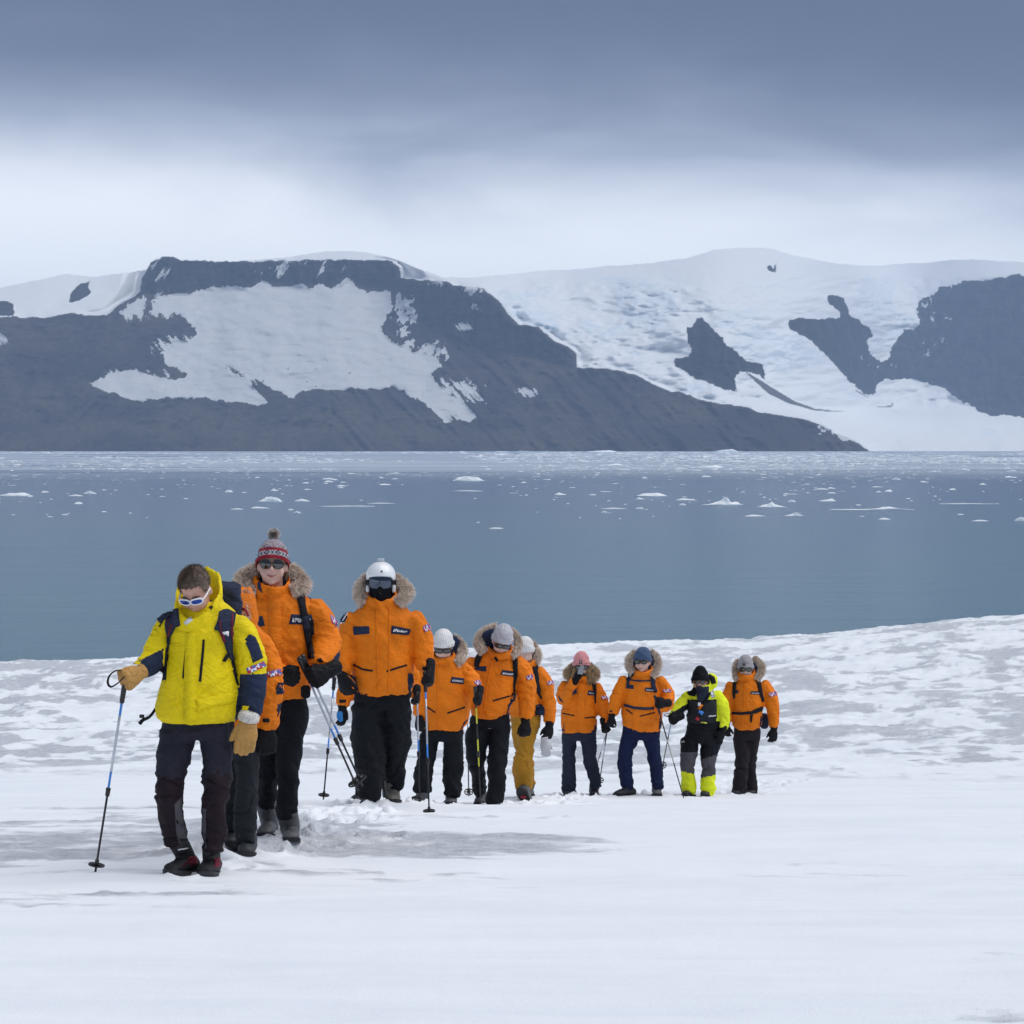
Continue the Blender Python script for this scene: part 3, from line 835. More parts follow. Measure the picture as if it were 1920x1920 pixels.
def put_py(name, V, Fc, mats, root, parent, fmat=None, smooth=True):
    return mesh_obj(name, [Vector(v) - root.location for v in V], Fc, mats, parent, smooth, fmat)

def box_part(c, hx, hy, hz, rot=None, bev=0.25):
    """a box with rounded edges as a closed loft"""
    rings = []
    c = Vector(c); R = rot or Matrix.Identity(3)
    ux, uy, uz = R @ Vector((1, 0, 0)), R @ Vector((0, 1, 0)), R @ Vector((0, 0, 1))
    n = 16; V, Fc = [], []
    prof = [(-1, 1 - bev), (-1 + bev * .5, 1 - bev * .15), (-1 + bev, 1), (1 - bev, 1), (1 - bev * .5, 1 - bev * .15), (1, 1 - bev)]
    for z, s in prof:
        for i in range(n):
            a = 2 * math.pi * i / n
            ca, sa = math.cos(a), math.sin(a)
            x = math.copysign(abs(ca) ** 0.45, ca); y = math.copysign(abs(sa) ** 0.45, sa)
            V.append(c + ux * hx * x * s + uy * hy * y * s + uz * hz * z)
    m = len(prof)
    for k in range(m - 1):
        for i in range(n):
            j = (i + 1) % n; Fc.append((k * n + i, k * n + j, (k + 1) * n + j, (k + 1) * n + i))
    a = len(V); V.append(c - uz * hz); V.append(c + uz * hz)
    for i in range(n):
        j = (i + 1) % n
        Fc.append((a, j, i)); Fc.append((a + 1, (m - 1) * n + i, (m - 1) * n + j))
    return V, Fc

def wrinkle(A, N, amp, seed, hot=(), lenx=0.17, lenz=0.062, base=0.35):
    """folds pushed into cloth along its normals; hot = (point, radius) where it crumples most"""
    x = A[:, 0] + 0.75 * A[:, 1]; z = A[:, 2]
    w = np.full(len(A), base)
    for p, r in hot:
        w = np.maximum(w, np.exp(-((A - np.array(p)) ** 2).sum(1) / r ** 2))
    warp = fbm(x / 0.25, z / 0.25, seed + 5, 2) * 1.2
    f = ridged(x / lenx + warp, z / lenz + warp * 1.5 + x / 0.3, seed, 3, 0.5) - 0.58
    g = fbm(x / 0.15, z / 0.20, seed + 9, 3)
    # long soft drag folds and a few sharp creases
    dr = ridged(x / 0.11 + z / 0.16 + warp, z / 0.42 - x / 0.5, seed + 21, 2, 0.5) - 0.6
    cz = 1 - np.abs(2 * vnoise(x / (lenx * .8) + warp * 1.4, z / (lenz * 1.15) + x / 0.2, seed + 33) - 1)
    cz = -np.clip((cz - 0.86) / 0.14, 0, 1)
    return A + N * (amp * (f * 2.4 * w + g * 1.8 + dr * 1.6 + cz * (0.3 + 1.6 * w * w)))[:, None]

class Person:
    def __init__(s, d, feet_px, label, voxel=0.010, group='hikers crossing the snow in single file'):
        s.d = d; s.m = d / F; s.vox = voxel
        s.root = bpy.data.objects.new('person', None); link(s.root)
        s.root.location = P(feet_px[0], feet_px[1], d); s.root.empty_display_size = 0.2
        tag(s.root, label, 'person', group)
        s.bvh = {}; s.body = []; s.seed = int(feet_px[0])
    def J(s, px, py, off=0.0): return P(px, py, s.d - off)
    def rings(s, rows, shrink=1.0):
        """rows: (py, left px, right px, half depth m[, offset towards camera])"""
        out = []
        for r in rows:
            py, l, q, hd = r[:4]; off = r[4] if len(r) > 4 else 0.0
            c = s.J((l + q) / 2, py, off)
            out.append((c, Vector(((q - l) / 2 * s.m * shrink, 0, 0)), Vector((0, hd * shrink, 0))))
        return out
    def path(s, pts, k=1.0, add=0.0):
        return [s.J(*p[:2], p[3] if len(p) > 3 else 0.0) for p in pts], [max(0.012, p[2] * s.m * k + add) for p in pts]
    def jacket(s, rows, arms, collar, mat, amp=0.011, extra=(), zones=None, mats=None, name='jacket'):
        """collar: (cx, cy, half width px, half depth m, front half height px, back half height px, dip px)"""
        dense = []
        for a, b in zip(rows[:-1], rows[1:]):
            a = tuple(a) + (0.0,) * (5 - len(a)); b = tuple(b) + (0.0,) * (5 - len(b))
            for t in (0, .5): dense.append(tuple(x * (1 - t) + y * t for x, y in zip(a, b)))
        dense.append(tuple(rows[-1]) + (0.0,) * (5 - len(rows[-1])))
        rg = s.rings(dense)
        c0, u0, v0 = rg[0]
        parts = [ring_loft(rg, 22)]
        hot = []
        for arm in arms:
            ps, rs = s.path(arm)
            parts.append(limb(ps, rs, 14, 1.0, 0.03))
            hot += [(p, 0.13) for p in ps[1:-1]] + [(ps[-1], 0.07)]
        if collar:
            cx, cy, hw, hd, fh, bh, dip = collar[:7]; coff = collar[7] if len(collar) > 7 else 0.0
            loop, hs = [], []
            for i in range(18):
                a = 2 * math.pi * i / 18
                fr = (1 - math.sin(a)) / 2          # 1 in front
                loop.append(s.J(cx + hw * math.cos(a), cy + dip * fr, coff - hd * math.sin(a)))
                hs.append((bh + (fh - bh) * fr) * s.m)
            parts.append(band(loop, hs, 0.013))
        parts += list(extra)
        A, N, Q = fuse(parts, s.vox, 3)
        A = wrinkle(A, N, amp, s.seed, hot + [(s.J((rows[1][1] + rows[1][2]) / 2, rows[1][0], 0.1), 0.12)])
        fm = None
        if zones is not None: fm = zones(s, A[Q].mean(1))
        o = put(name, A, Q, mats or mat, s.root, s.root, fm)
        s.bvh[name] = BVHTree.FromPolygons([Vector(a) for a in A], [tuple(q) for q in Q.tolist()])
        s.jk = o
        s.body.append(ring_loft(s.rings(dense, 0.70), 16))
        for arm in arms:
            ps, rs = s.path(arm, 0.58); s.body.append(limb(ps, rs, 10))
        return o
    def trousers(s, rows, legs, mat, amp=0.010, zones=None, mats=None, extra=()):
        parts = [ring_loft(s.rings(rows), 20)]
        hot = []
        for leg in legs:
            ps, rs = s.path(leg); parts.append(limb(ps, rs, 16, 1.0, 0.04)); hot += [(ps[len(ps) // 2], 0.14), (ps[-1], 0.12)]
        parts += list(extra)
        A, N, Q = fuse(parts, s.vox, 3)
        A = wrinkle(A, N, amp * 1.5, s.seed + 50, hot, 0.16, 0.07, 0.28)
        fm = zones(s, A[Q].mean(1)) if zones is not None else None
        o = put('trousers', A, Q, mats or mat, s.root, s.root, fm)
        s.bvh['trousers'] = BVHTree.FromPolygons([Vector(a) for a in A], [tuple(q) for q in Q.tolist()])
        s.tr = o
        s.body.append(ring_loft(s.rings(rows, 0.66), 14))
        for leg in legs:
            ps, rs = s.path(leg, 0.50); s.body.append(limb(ps, rs, 10))
        return o
    # -------------------------------------------------- head
    def head(s, px, py, off=0.0, yaw=0, pitch=0, roll=0, k=1.0, neck_to=None, skin=None):
        """pitch > 0 looks down, yaw > 0 turns to image right, roll > 0 leans to image right"""
        R = (Matrix.Rotation(math.radians(yaw), 3, 'Z') @ Matrix.Rotation(math.radians(pitch), 3, 'X') @ Matrix.Rotation(math.radians(roll), 3, 'Y'))
        k = k * 1.07; c = s.J(px, py, off); s.hc = c; s.hR = R; s.hk = k
        L = s.hl
        def e(p, r): return ell(L(p), [q * k for q in r], R, 14, 10)
        parts = [e((0, .012, .045), (.075, .096, .083)), e((0, -.020, -.028), (.069, .071, .084)), e((0, -.026, -.074), (.056, .052, .040)),
                 e((0, -.066, -.098), (.024, .018, .017)), e((-.040, -.055, -.038), (.030, .028, .034)), e((.040, -.055, -.038), (.030, .028, .034)),
                 e((0, -.074, .020), (.052, .018, .013)), e((0, -.080, -.066), (.027, .014, .011)),
                 e((-.079, .012, -.012), (.009, .020, .031)), e((.079, .012, -.012), (.009, .020, .031)),
                 limb([L((0, -.080, .012)), L((0, -.094, -.010)), L((0, -.104, -.030))], [.008 * k, .010 * k, .013 * k], 10, 1.0, 0.01),
                 e((-.013, -.090, -.034), (.010, .011, .008)), e((.013, -.090, -.034), (.010, .011, .008))]
        nt = neck_to or (px, py + 0.2 / s.m, -0.02)
        parts.append(limb([L((0, .015, -.04)), s.J(*nt)], [.056 * k, .062 * k], 12))
        s.body += parts
        s.skin = skin or M_SKIN
    def hl(s, p): return s.hc + s.hR @ (Vector(p) * s.hk)
    def hood(s, dx=0.0, rx=.135, rz=.125, z=-.045, mat=None):
        """the lowered hood standing behind the head, seen from its dark lining"""
        A, N, Q = fuse([ell(s.hl((dx, .105, z)), (rx, .055, rz), s.hR), ell(s.hl((dx, .09, z - .08)), (rx * 1.1, .07, rz * .6), s.hR)], .011, 3)
        A = wrinkle(A, N, .008, s.seed + 61, (), .1, .08, .6)
        return put('hood_lining', A, Q, mat or M_NAVY, s.root, s.jk)
    def finish_body(s):
        A, N, Q = fuse(s.body, 0.0088 if s.d < 17 else 0.0115, 2)
        o = put('body', A, Q, s.skin, s.root, s.root)
        s.bvh['body'] = BVHTree.FromPolygons([Vector(a) for a in A], [tuple(q) for q in Q.tolist()])
        s.bo = o
        return o
    def beanie(s, mat, brim=(.028, -.035), top=.150, cuff=0.3, rib=0.0022, nrib=26, fat=1.0, point=0.0, name='beanie', slouch=(0, 0), mats=None, pat=None, nc=104, nr=24):
        """brim: height of the edge in front and behind; pat(row 0..1, column 0..1) -> material index"""
        V, Fc, fm = [], [], []
        for k in range(nr + 1):
            q = k / nr
            for i in range(nc):
                a = 2 * math.pi * i / nc
                fr = (1 - math.sin(a)) / 2
                z0 = brim[1] + (brim[0] - brim[1]) * fr
                z = z0 + (top - z0) * q
                zz = max(0.0, (z - 0.045)) / (top - 0.045)
                pr = math.sqrt(max(0.0, 1 - zz ** (2.3 - point))) if zz > 0 else 1.0
                low = 1.0 - 0.10 * max(0.0, (0.0 - z) / 0.06)
                t = (0.0135 if q < cuff else 0.005) + rib * 1.5 * math.cos(a * nrib) + .004 * math.sin(a * 3 + z * 40) * math.sin(z * 55 + a)
                rx = (.077 * low * pr + t * (pr ** .5)) * fat; ry = (.099 * low * pr + t * (pr ** .5)) * fat
                V.append(s.hl((rx * math.cos(a) + slouch[0] * zz, .012 + ry * math.sin(a) + slouch[1] * zz, z)))
        for k in range(nr):
            for i in range(nc):
                j = (i + 1) % nc
                Fc.append((k * nc + i, k * nc + j, (k + 1) * nc + j, (k + 1) * nc + i))
                fm.append(pat((k + .5) / nr, (i + .5) / nc) if pat else 0)
        # inner lip
        b = len(V)
        for i in range(nc):
            p = V[i]; cen = s.hl((0, .012, brim[0])); q_ = V[nc * 2 + i]
            V.append(p.lerp(cen, 0.07))
        for i in range(nc):
            j = (i + 1) % nc; Fc.append((b + i, b + j, j, i)); fm.append(pat(0, 0) if pat else 0)
        o = put_py(name, V, Fc, mats or mat, s.root, s.root, fm if pat else None)
        s.hat = o
        return o
    def glasses(s, frame, lens, w=.030, h=.021, gap=.034, z=.004, y=-.101, shape=2.6, wrap=2.4, rim=.0035, thick=.004, name='sunglasses', temple=.004, droop=0.0):
        fv, ff = [], []
        def wp(x, zz, yy): return s.hl((x, y + yy + wrap * x * x, z + zz + droop * abs(x)))
        n = 28; parts = []
        lo = None
        for sd in (-1, 1):
            ring = []
            for i in range(n):
                a = 2 * math.pi * i / n
                ca, sa = math.cos(a), math.sin(a)
                ring.append((math.copysign(abs(ca) ** (2 / shape), ca), math.copysign(abs(sa) ** (2 / shape), sa)))
            b = len(fv)
            for k, (sc1, yy) in enumerate(((0, -thick * .5), (0, thick), (1, thick), (1, -thick * .5))):
                for cx, cz in ring:
                    fv.append(wp(sd * gap + cx * (w + rim * (2 * sc1 - .6)), cz * (h + rim * (2 * sc1 - .6)), yy))
            for k in range(4):
                for i in range(n):
                    j = (i + 1) % n; kk = (k + 1) % 4
                    ff.append((b + k * n + i, b + k * n + j, b + kk * n + j, b + kk * n + i))
            lv = [wp(sd * gap, 0, -.0015 * 2)]; lf = []
            for q_ in (0.5, 1.0):
                for cx, cz in ring: lv.append(wp(sd * gap + cx * w * q_, cz * h * q_, -.003 * (1 - q_ ** 2)))
            for i in range(n):
                j = (i + 1) % n; lf.append((0, 1 + i, 1 + j)); lf.append((1 + i, 1 + n + i, 1 + n + j, 1 + j))
            parts.append((lv, lf))
        # bridge and temples
        for pts, r in ([[(-(gap - w), .004, 0), (0, .007, -.002), ((gap - w), .004, 0)], .0035],):
            v_, f_ = limb([wp(*p[:2], p[2]) for p in pts], [r * s.hk] * 3, 8, 1, .006); b = len(fv); fv += v_; ff += [tuple(i + b for i in q) for q in f_]
        for sd in (-1, 1):
            xo = gap + w + rim
            pts = [wp(sd * xo, .004, .002), s.hl((sd * .078, -.045, z + .004)), s.hl((sd * .084, .01, z + .006))]
            v_, f_ = limb(pts, [temple * s.hk] * 3, 8, 0.6, .02); b = len(fv); fv += v_; ff += [tuple(i + b for i in q) for q in f_]
        o = put_py(name, fv, ff, frame, s.root, s.root)
        for lv, lf in parts: put_py('lens', lv, lf, lens, s.root, o)
        return o
    # -------------------------------------------------- things laid on cloth
    def project(s, pts, on, t):
        bv = s.bvh[on]; out = []
        o = Vector((0, 0, CAMZ))
        for px, py in pts:
            tgt = P(px, py, s.d); dr = (tgt - o).normalized()
            hit = bv.ray_cast(o, dr)
            if hit[0] is None:
                h = bv.find_nearest(tgt + Vector((0, -0.12, 0)))
                out.append((h[0], (h[1] - dr * .3).normalized()))
            else:
                n = hit[1]
                if n.dot(dr) > 0: n = -n
                out.append((hit[0], (n - dr * .15).normalized()))
        return out
    def sheet(s, name, pts, faces, on, mat, t=.004, parent=None, fmat=None, smooth=True, clampd=None):
        hits = s.project(pts, on, t)
        edges = {}
        for f in faces:
            for a, b in zip(f, f[1:] + f[:1]): edges[(a, b)] = edges.get((a, b), 0) + 1
        V = [h + n * t for h, n in hits]; Fc = [tuple(f) for f in faces]; nf = len(Fc)
        low = {}
        fm = list(fmat) if fmat is not None else None
        for (a, b), c in list(edges.items()):
            if (b, a) in edges: continue
            for q in (a, b):
                if q not in low: low[q] = len(V); V.append(hits[q][0] - hits[q][1] * .006)
            Fc.append((a, low[a], low[b], b))
            if fm is not None: fm.append(fm[0])
        return put_py(name, V, Fc, mat, s.root, parent or s.jk, fm, smooth)
    def ribbon(s, name, line, width, on, mat, t=.004, parent=None, across=3, step=4.0):
        """strip along a pixel polyline; width in px, one value or one for each point"""
        ws = width if isinstance(width, (list, tuple)) else [width] * len(line)
        L, W = [], []
        for i in range(len(line) - 1):
            (x0, y0), (x1, y1) = line[i], line[i + 1]
            k = max(1, int(math.hypot(x1 - x0, y1 - y0) / step))
            for q in range(k):
                L.append((x0 + (x1 - x0) * q / k, y0 + (y1 - y0) * q / k)); W.append(ws[i] + (ws[i + 1] - ws[i]) * q / k)
        L.append(line[-1]); W.append(ws[-1])
        pts, Fc = [], []
        for i, (x, y) in enumerate(L):
            x0, y0 = L[max(i - 1, 0)]; x1, y1 = L[min(i + 1, len(L) - 1)]
            l = math.hypot(x1 - x0, y1 - y0) or 1; nx, ny = -(y1 - y0) / l, (x1 - x0) / l
            for a in range(across):
                q = (a / (across - 1) - .5) * W[i]; pts.append((x + nx * q, y + ny * q))
        for i in range(len(L) - 1):
            for a in range(across - 1):
                b = i * across + a; Fc.append((b, b + 1, b + across + 1, b + across))
        return s.sheet(name, pts, Fc, on, mat, t, parent)
    def quad(s, name, c, on, mat, t=.004, parent=None, nx=8, ny=5, cells=None, mats=None):
        """patch with corners tl, tr, br, bl; cells(u, v) -> material index"""
        pts, Fc, fm = [], [], []
        for j in range(ny + 1):
            for i in range(nx + 1):
                u, v = i / nx, j / ny
                pts.append(tuple((c[0][k] * (1 - u) + c[1][k] * u) * (1 - v) + (c[3][k] * (1 - u) + c[2][k] * u) * v for k in (0, 1)))
        for j in range(ny):
            for i in range(nx):
                a = j * (nx + 1) + i; Fc.append((a, a + 1, a + nx + 2, a + nx + 1))
                if cells: fm.append(cells((i + .5) / nx, (j + .5) / ny))
        return s.sheet(name, pts, Fc, on, mats or mat, t, parent, fm if cells else None)
    def poly(s, name, pts, on, mat, t=.004, parent=None, cuts=2):
        bm = bmesh.new()
        f = bm.faces.new([bm.verts.new((x, y, 0)) for x, y in pts])
        bmesh.ops.triangulate(bm, faces=[f])
        for _ in range(cuts): bmesh.ops.subdivide_edges(bm, edges=bm.edges[:], cuts=1, use_grid_fill=True)
        bm.verts.ensure_lookup_table(); bm.verts.index_update()
        pp = [(v.co.x, v.co.y) for v in bm.verts]; Fc = [tuple(v.index for v in f.verts) for f in bm.faces]
        bm.free()
        return s.sheet(name, pp, Fc, on, mat, t, parent)
    def logo(s, c, on, mat, parent=None, text='PONANT', t=.009, sail=True, mark=0.16):
        """white lettering with a sail mark inside the quad c (tl, tr, br, bl)"""
        cu = bpy.data.curves.new('t', 'FONT'); cu.body = text; cu.size = 1.0; cu.offset = 0.025; cu.resolution_u = 2
        ob = bpy.data.objects.new('t', cu); COL.objects.link(ob)
        dg = bpy.context.evaluated_depsgraph_get()
        me = bpy.data.meshes.new_from_object(ob.evaluated_get(dg))
        xs = [v.co.x for v in me.vertices]; ys = [v.co.y for v in me.vertices]
        x0, x1, y0, y1 = min(xs), max(xs), min(ys), max(ys)
        st = mark if sail else 0.0
        uv = [(st + (1 - st) * (v.co.x - x0) / (x1 - x0), 1 - (0.12 + .60 * (v.co.y - y0) / (y1 - y0))) for v in me.vertices]
        Fc = [tuple(p.vertices) for p in me.polygons]
        bpy.data.objects.remove(ob); bpy.data.meshes.remove(me); bpy.data.curves.remove(cu)
        if sail:
            b = len(uv); uv += [(0.0, .9), (.075, .05), (.075, .9), (.09, .25), (.135, .9), (.09, .9)]; Fc += [(b, b + 2, b + 1), (b + 3, b + 5, b + 4)]
        pts = [tuple((c[0][k] * (1 - u) + c[1][k] * u) * (1 - v) + (c[3][k] * (1 - u) + c[2][k] * u) * v for k in (0, 1)) for u, v in uv]
        hits = s.project(pts, on, t)
        return put_py('logo', [h + n * t for h, n in hits], Fc, mat, s.root, parent or s.jk, smooth=False)
    def flags(s, c, on='jacket', t=.006):
        """sleeve badge: two rows of small national flags"""
        grid = [[1, 0, 2, 1, 1, 2, 0, 1, 2, 1], [1, 0, 2, 1, 1, 0, 0, 1, 1, 2], [2, 2, 0, 0, 0, 2, 0, 2, 1, 1], [2, 2, 0, 1, 0, 2, 2, 2, 0, 1]]
        return s.quad('flag_badge', c, on, None, t, nx=10, ny=4, cells=lambda u, v: grid[int(v * 4)][int(u * 10)], mats=[M_FWHITE, M_FBLUE, M_FRED])
    # -------------------------------------------------- gloves and boots
    def glove(s, wrist, fwd, back, thumb, mat, curl=(25, 30, 20), k=1.0, spread=4, thumb_curl=20, cuff=None, cufflen=.05, name='glove', fat=1.0, tout=38, mitt=0.0):
        """wrist point; fwd along the palm, back = normal of the back of the hand, thumb = side the thumb leaves"""
        f = Vector(fwd).normalized(); b = Vector(back); b = (b - f * b.dot(f)).normalized(); t = Vector(thumb); t = (t - f * t.dot(f) - b * t.dot(b)).normalized()
        w = Vector(wrist); parts = []
        rg = []
        for q, wd, th in ((-.03, .034, .028), (.0, .033, .026), (.03, .042, .026), (.06, .047, .024), (.085, .046, .021), (.098, .040, .016)):
            rg.append((w + f * q * k, t * wd * k * fat, b * th * k * fat))
        parts.append(ring_loft(rg, 16))
        for i, ln in enumerate((.074, .082, .077, .060)):
            x = (.034 - .0227 * i); bs = w + (f * .083 + t * x) * k
            d0 = (f + t * math.tan(math.radians(spread * (1.5 - i)))).normalized(); pts = [bs - d0 * .02 * k]; rr = [.0115]; cur = bs; ang = 0
            for sgm, (fr, ca) in enumerate(zip((.45, .31, .24), curl)):
                ang += math.radians(ca); dv = d0 * math.cos(ang) - b * math.sin(ang)
                pts.append(cur.copy()); cur = cur + dv * ln * fr * k; rr.append(.0118 - .0010 * sgm)
            pts.append(cur); rr.append(.0085)
            parts.append(limb(pts, [r_ * k * (fat + mitt) for r_ in rr], 10, 1.0, .009, ref=b))
        tb = w + (f * .022 + t * .030) * k
        d1 = (f * math.cos(math.radians(tout)) + t * math.sin(math.radians(tout)) - b * .25).normalized()
        d2 = (d1 - b * math.sin(math.radians(thumb_curl)) * .8 + f * .5 - t * math.sin(math.radians(thumb_curl)) * .6).normalized()
        parts.append(limb([tb, tb + d1 * .035 * k, tb + d1 * .035 * k + d2 * .03 * k, tb + d1 * .035 * k + d2 * .055 * k], [.015 * k * fat, .0135 * k * fat, .012 * k * fat, .009 * k * fat], 10, 1.0, .01, ref=b))
        A, N, Q = fuse(parts, 0.0048 if s.d < 20 else 0.0065, 2)
        A = wrinkle(A, N, 0.002, s.seed + 77, (), .04, .03, 1.0)
        o = put(name, A, Q, mat, s.root, s.root)
        if cuff:
            V, Fc = limb([w - f * cufflen * k, w - f * cufflen * .4 * k, w + f * .004 * k], [.040 * k, .041 * k, .038 * k], 18, .9, .01, ref=b)
            put_py('cuff', V, Fc, cuff, s.root, o)
        s.body.append(limb([w - f * .01, w + f * .03, w + f * .07], [.020, .020, .018], 8))
        return o
    def fist(s, centre, arm_dir, pole_up, mat, k=1.0, cuff=None, fat=1.08, back=None, cufflen=.05, flip=1):
        """hand closed round a pole whose axis runs along pole_up through centre"""
        f = Vector(arm_dir).normalized(); up = Vector(pole_up).normalized()
        t = (up - f * up.dot(f)).normalized()
        b = f.cross(t).normalized() * flip
        if back is not None and b.dot(Vector(back)) < 0: b = -b
        w = Vector(centre) - f * .088 * k + b * .026 * k
        return s.glove(w, f, b, t, mat, (72, 88, 62), k, 1, 75, cuff, cufflen, fat=fat, tout=30)
    def boot(s, ankle, toe, shaft_top, mat, sole=None, ln=.30, wd=.052, shaft_r=.062, up=None, tread=None, cap=None, kind='rubber_boot', hgt=.075):
        """ankle: point above the heel at sole level + hgt; toe: direction of the foot; shaft_top: point"""
        a = Vector(ankle); t = Vector(toe).normalized(); u = Vector(up) if up is not None else Vector((0, 0, 1))
        u = (u - t * u.dot(t)).normalized(); sd = t.cross(u).normalized()
        parts = [limb([Vector(shaft_top), Vector(shaft_top).lerp(a, .6), a - u * .01], [shaft_r, shaft_r * .95, shaft_r * .86], 16, 1.0, .03)]
        rg = []
        for q, w_, h0, h1 in ((-.075, .5, .0, .055), (-.065, .85, .0, .085), (-.03, 1.0, .0, .105), (.03, .98, .0, .105), (.09, 1.0, .0, .085), (.14, 1.06, .002, .070), (.175, 1.0, .004, .060), (.20, .8, .008, .048), (.213, .45, .014, .035)):
            q *= ln / .30
            rg.append((a - u * hgt + t * q + u * ((h0 + h1) / 2 + .012), sd * wd * w_, u * (h1 - h0) / 2))
        parts.append(ring_loft(rg, 16))
        A, N, Q = fuse(parts, max(s.vox * .8, .0075), 3)
        A = wrinkle(A, N, .004, s.seed + 99, (), .1, .04, .6)
        o = put(kind, A, Q, mat, s.root, s.root)
        if sole is not None:
            V, Fc = [], []
            prof = [(-.082, .45), (-.075, .8), (-.05, .98), (-.01, .98), (.03, .88), (.08, .98), (.14, 1.12), (.18, 1.05), (.205, .82), (.22, .42)]
            outline = [(q, w_) for q, w_ in prof] + [(q, -w_) for q, w_ in reversed(prof)]
            n = len(outline); spring = lambda q: max(0, q - .12) * .16
            for lv in (0.0, .024):
                for q, w_ in outline: V.append(a - u * hgt + t * q * ln / .30 + sd * wd * w_ * 1.02 + u * (lv + spring(q)))
            for i in range(n):
                j = (i + 1) % n; Fc.append((i, j, n + j, n + i))
            Fc.append(tuple(reversed(range(n)))); Fc.append(tuple(range(n, 2 * n)))
            so = put_py('sole', V, Fc, sole, s.root, o, smooth=False)
            if tread is not None:
                for q, w_, hw, hl_ in tread[1]:
                    V, Fc = [], []
                    for lv in (-.004, .002):
                        for i in range(10):
                            an = 2 * math.pi * i / 10
                            V.append(a - u * hgt + t * (q + hl_ * math.cos(an)) * ln / .30 + sd * (w_ + hw * math.sin(an)) + u * (lv + spring(q)))
                    for i in range(10):
                        j = (i + 1) % 10; Fc.append((i, j, 10 + j, 10 + i))
                    Fc.append(tuple(range(10)))
                    put_py('tread', V, Fc, tread[0], s.root, o, smooth=False)
        s.body.append(limb([Vector(shaft_top), a - u * .03, a - u * .04 + t * .12], [.035, .03, .025], 8))
        return o
    def fur(s, line, rad, n_hair=3200, hair=.042, parent=None, mat=None, light=1.0, name='fur_trim'):
        """shaggy trim along points (px, py, offset, radius factor)"""
        rs = np.random.RandomState(s.seed + 3)
        rad *= .78 if s.d < 23 else .70; hair *= 1.0 if s.d < 23 else .85; line = [tuple(line[0][:3]) + (1.05,)] + list(line[1:]); n_hair = int(n_hair * 1.5)
        ps, rr = resample([s.J(*p[:3]) for p in line], [rad * (p[3] if len(p) > 3 else 1.0) for p in line], .015)
        V, Fc = limb(ps, [r_ * .8 for r_ in rr], 12, 1.0, .02)
        core = [Vector(v) + Vector(rs.normal(0, .004, 3)) for v in V]
        BV_, BF_, sh = list(core), list(Fc), [float(x) for x in rs.uniform(.0, .6, len(core))]
        n = len(ps)
        for _ in range(n_hair):
            k = rs.randint(n); p = ps[k]; t = (ps[min(k + 1, n - 1)] - ps[max(k - 1, 0)]).normalized()
            a = rs.normal(0, 1, 3); o = Vector(a); o = (o - t * o.dot(t)).normalized()
            cl = Vector((math.sin(p.x * 40 + k * .3), math.cos(p.z * 37), math.sin(p.z * 31 + 1))) * .45     # clumps
            dr = (o + t * rs.normal(0, .35) + cl + Vector((0, 0, -.25))).normalized()
            b = p + o * rr[k] * .70; ln = hair * rs.uniform(.55, 1.15); sd = dr.cross(Vector(rs.normal(0, 1, 3))).normalized() * rs.uniform(.0011, .0024)
            mid = b + dr * ln * .55; tip = b + dr * ln + Vector((0, 0, -.2 * ln)) + Vector(rs.normal(0, .004, 3))
            i = len(BV_); BV_ += [b - sd, b + sd, mid + sd * .8, mid - sd * .8, tip]; BF_ += [(i, i + 1, i + 2, i + 3), (i + 3, i + 2, i + 4)]
            c = float(np.clip(rs.normal(.5, .28), 0, 1)); sh += [c * .5, c * .5, c, c, min(1, c + .15)]
        o = put_py(name, BV_, BF_, mat or M_FUR, s.root, parent or s.jk)
        at = o.data.attributes.new('shade', 'FLOAT', 'POINT'); at.data.foreach_set('value', np.array(sh, dtype=np.float32))
        return o

# ------------------------------------------------------------------ cloth and gear materials
def cloth(name, col, rough=0.68, sheen=0.0, bump=0.38, var=0.10):
    t = NT(name); v = t.coord('Object', (1, 1, 1))
    big = t.remap(t.noise(v, 5, 3, 0.6), 0.3, 0.7)
    t.inp('Base Color', t.mix(big, tuple(c * (1 - var) for c in col), tuple(min(1, c * (1 + var)) for c in col)))
    t.inp('Roughness', rough); t.inp('Specular IOR Level', 0.14 if max(col) < .1 else 0.25); t.inp('Sheen Weight', sheen); t.inp('Sheen Roughness', 0.5)
    cr_ = t.noise(t.coord('Object', (9, 9, 16)), 1.6, 4, 0.62, 0.6)
    h = t.math('ADD', t.math('MULTIPLY', cr_, 1.0), t.math('MULTIPLY', t.noise(v, 240, 2, 0.6), 0.05))
    nn = t.noise(t.coord('Object', (1, 1, 1.5)), 7.5, 2, 0.55, 1.6)
    rd = t.math('SUBTRACT', 1.0, t.math('ABSOLUTE', t.math('SUBTRACT', t.math('MULTIPLY', nn, 2.0), 1.0)))
    rd = t.math('POWER', rd, 5.0)
    h = t.math('ADD', h, t.math('MULTIPLY', rd, 0.6))
    t.bump(h, bump, 0.022)
    return t.m
M_ORANGE = cloth('orange_shell', (0.80, 0.195, 0.003))
M_YELLOW = cloth('yellow_shell', (0.82, 0.63, 0.003), bump=0.45)
M_HIVIS = cloth('high_visibility_yellow', (0.78, 0.86, 0.02), bump=0.25)
M_NAVY = cloth('navy_panel', (0.020, 0.030, 0.065))
M_NAVYP = cloth('navy_pack', (0.026, 0.034, 0.065), bump=0.6)
M_BLACK = cloth('black_cloth', (0.0085, 0.010, 0.014))
M_CHAR = cloth('charcoal_cloth', (0.020, 0.023, 0.028))
M_P1TR = cloth('dark_purple_grey_cloth', (0.022, 0.022, 0.034))
M_P1TRB = cloth('maroon_black_cloth', (0.020, 0.012, 0.017))
M_GREYPAN = cloth('grey_panel', (0.085, 0.080, 0.092))
M_JEAN = cloth('slate_blue_cloth', (0.022, 0.028, 0.050))
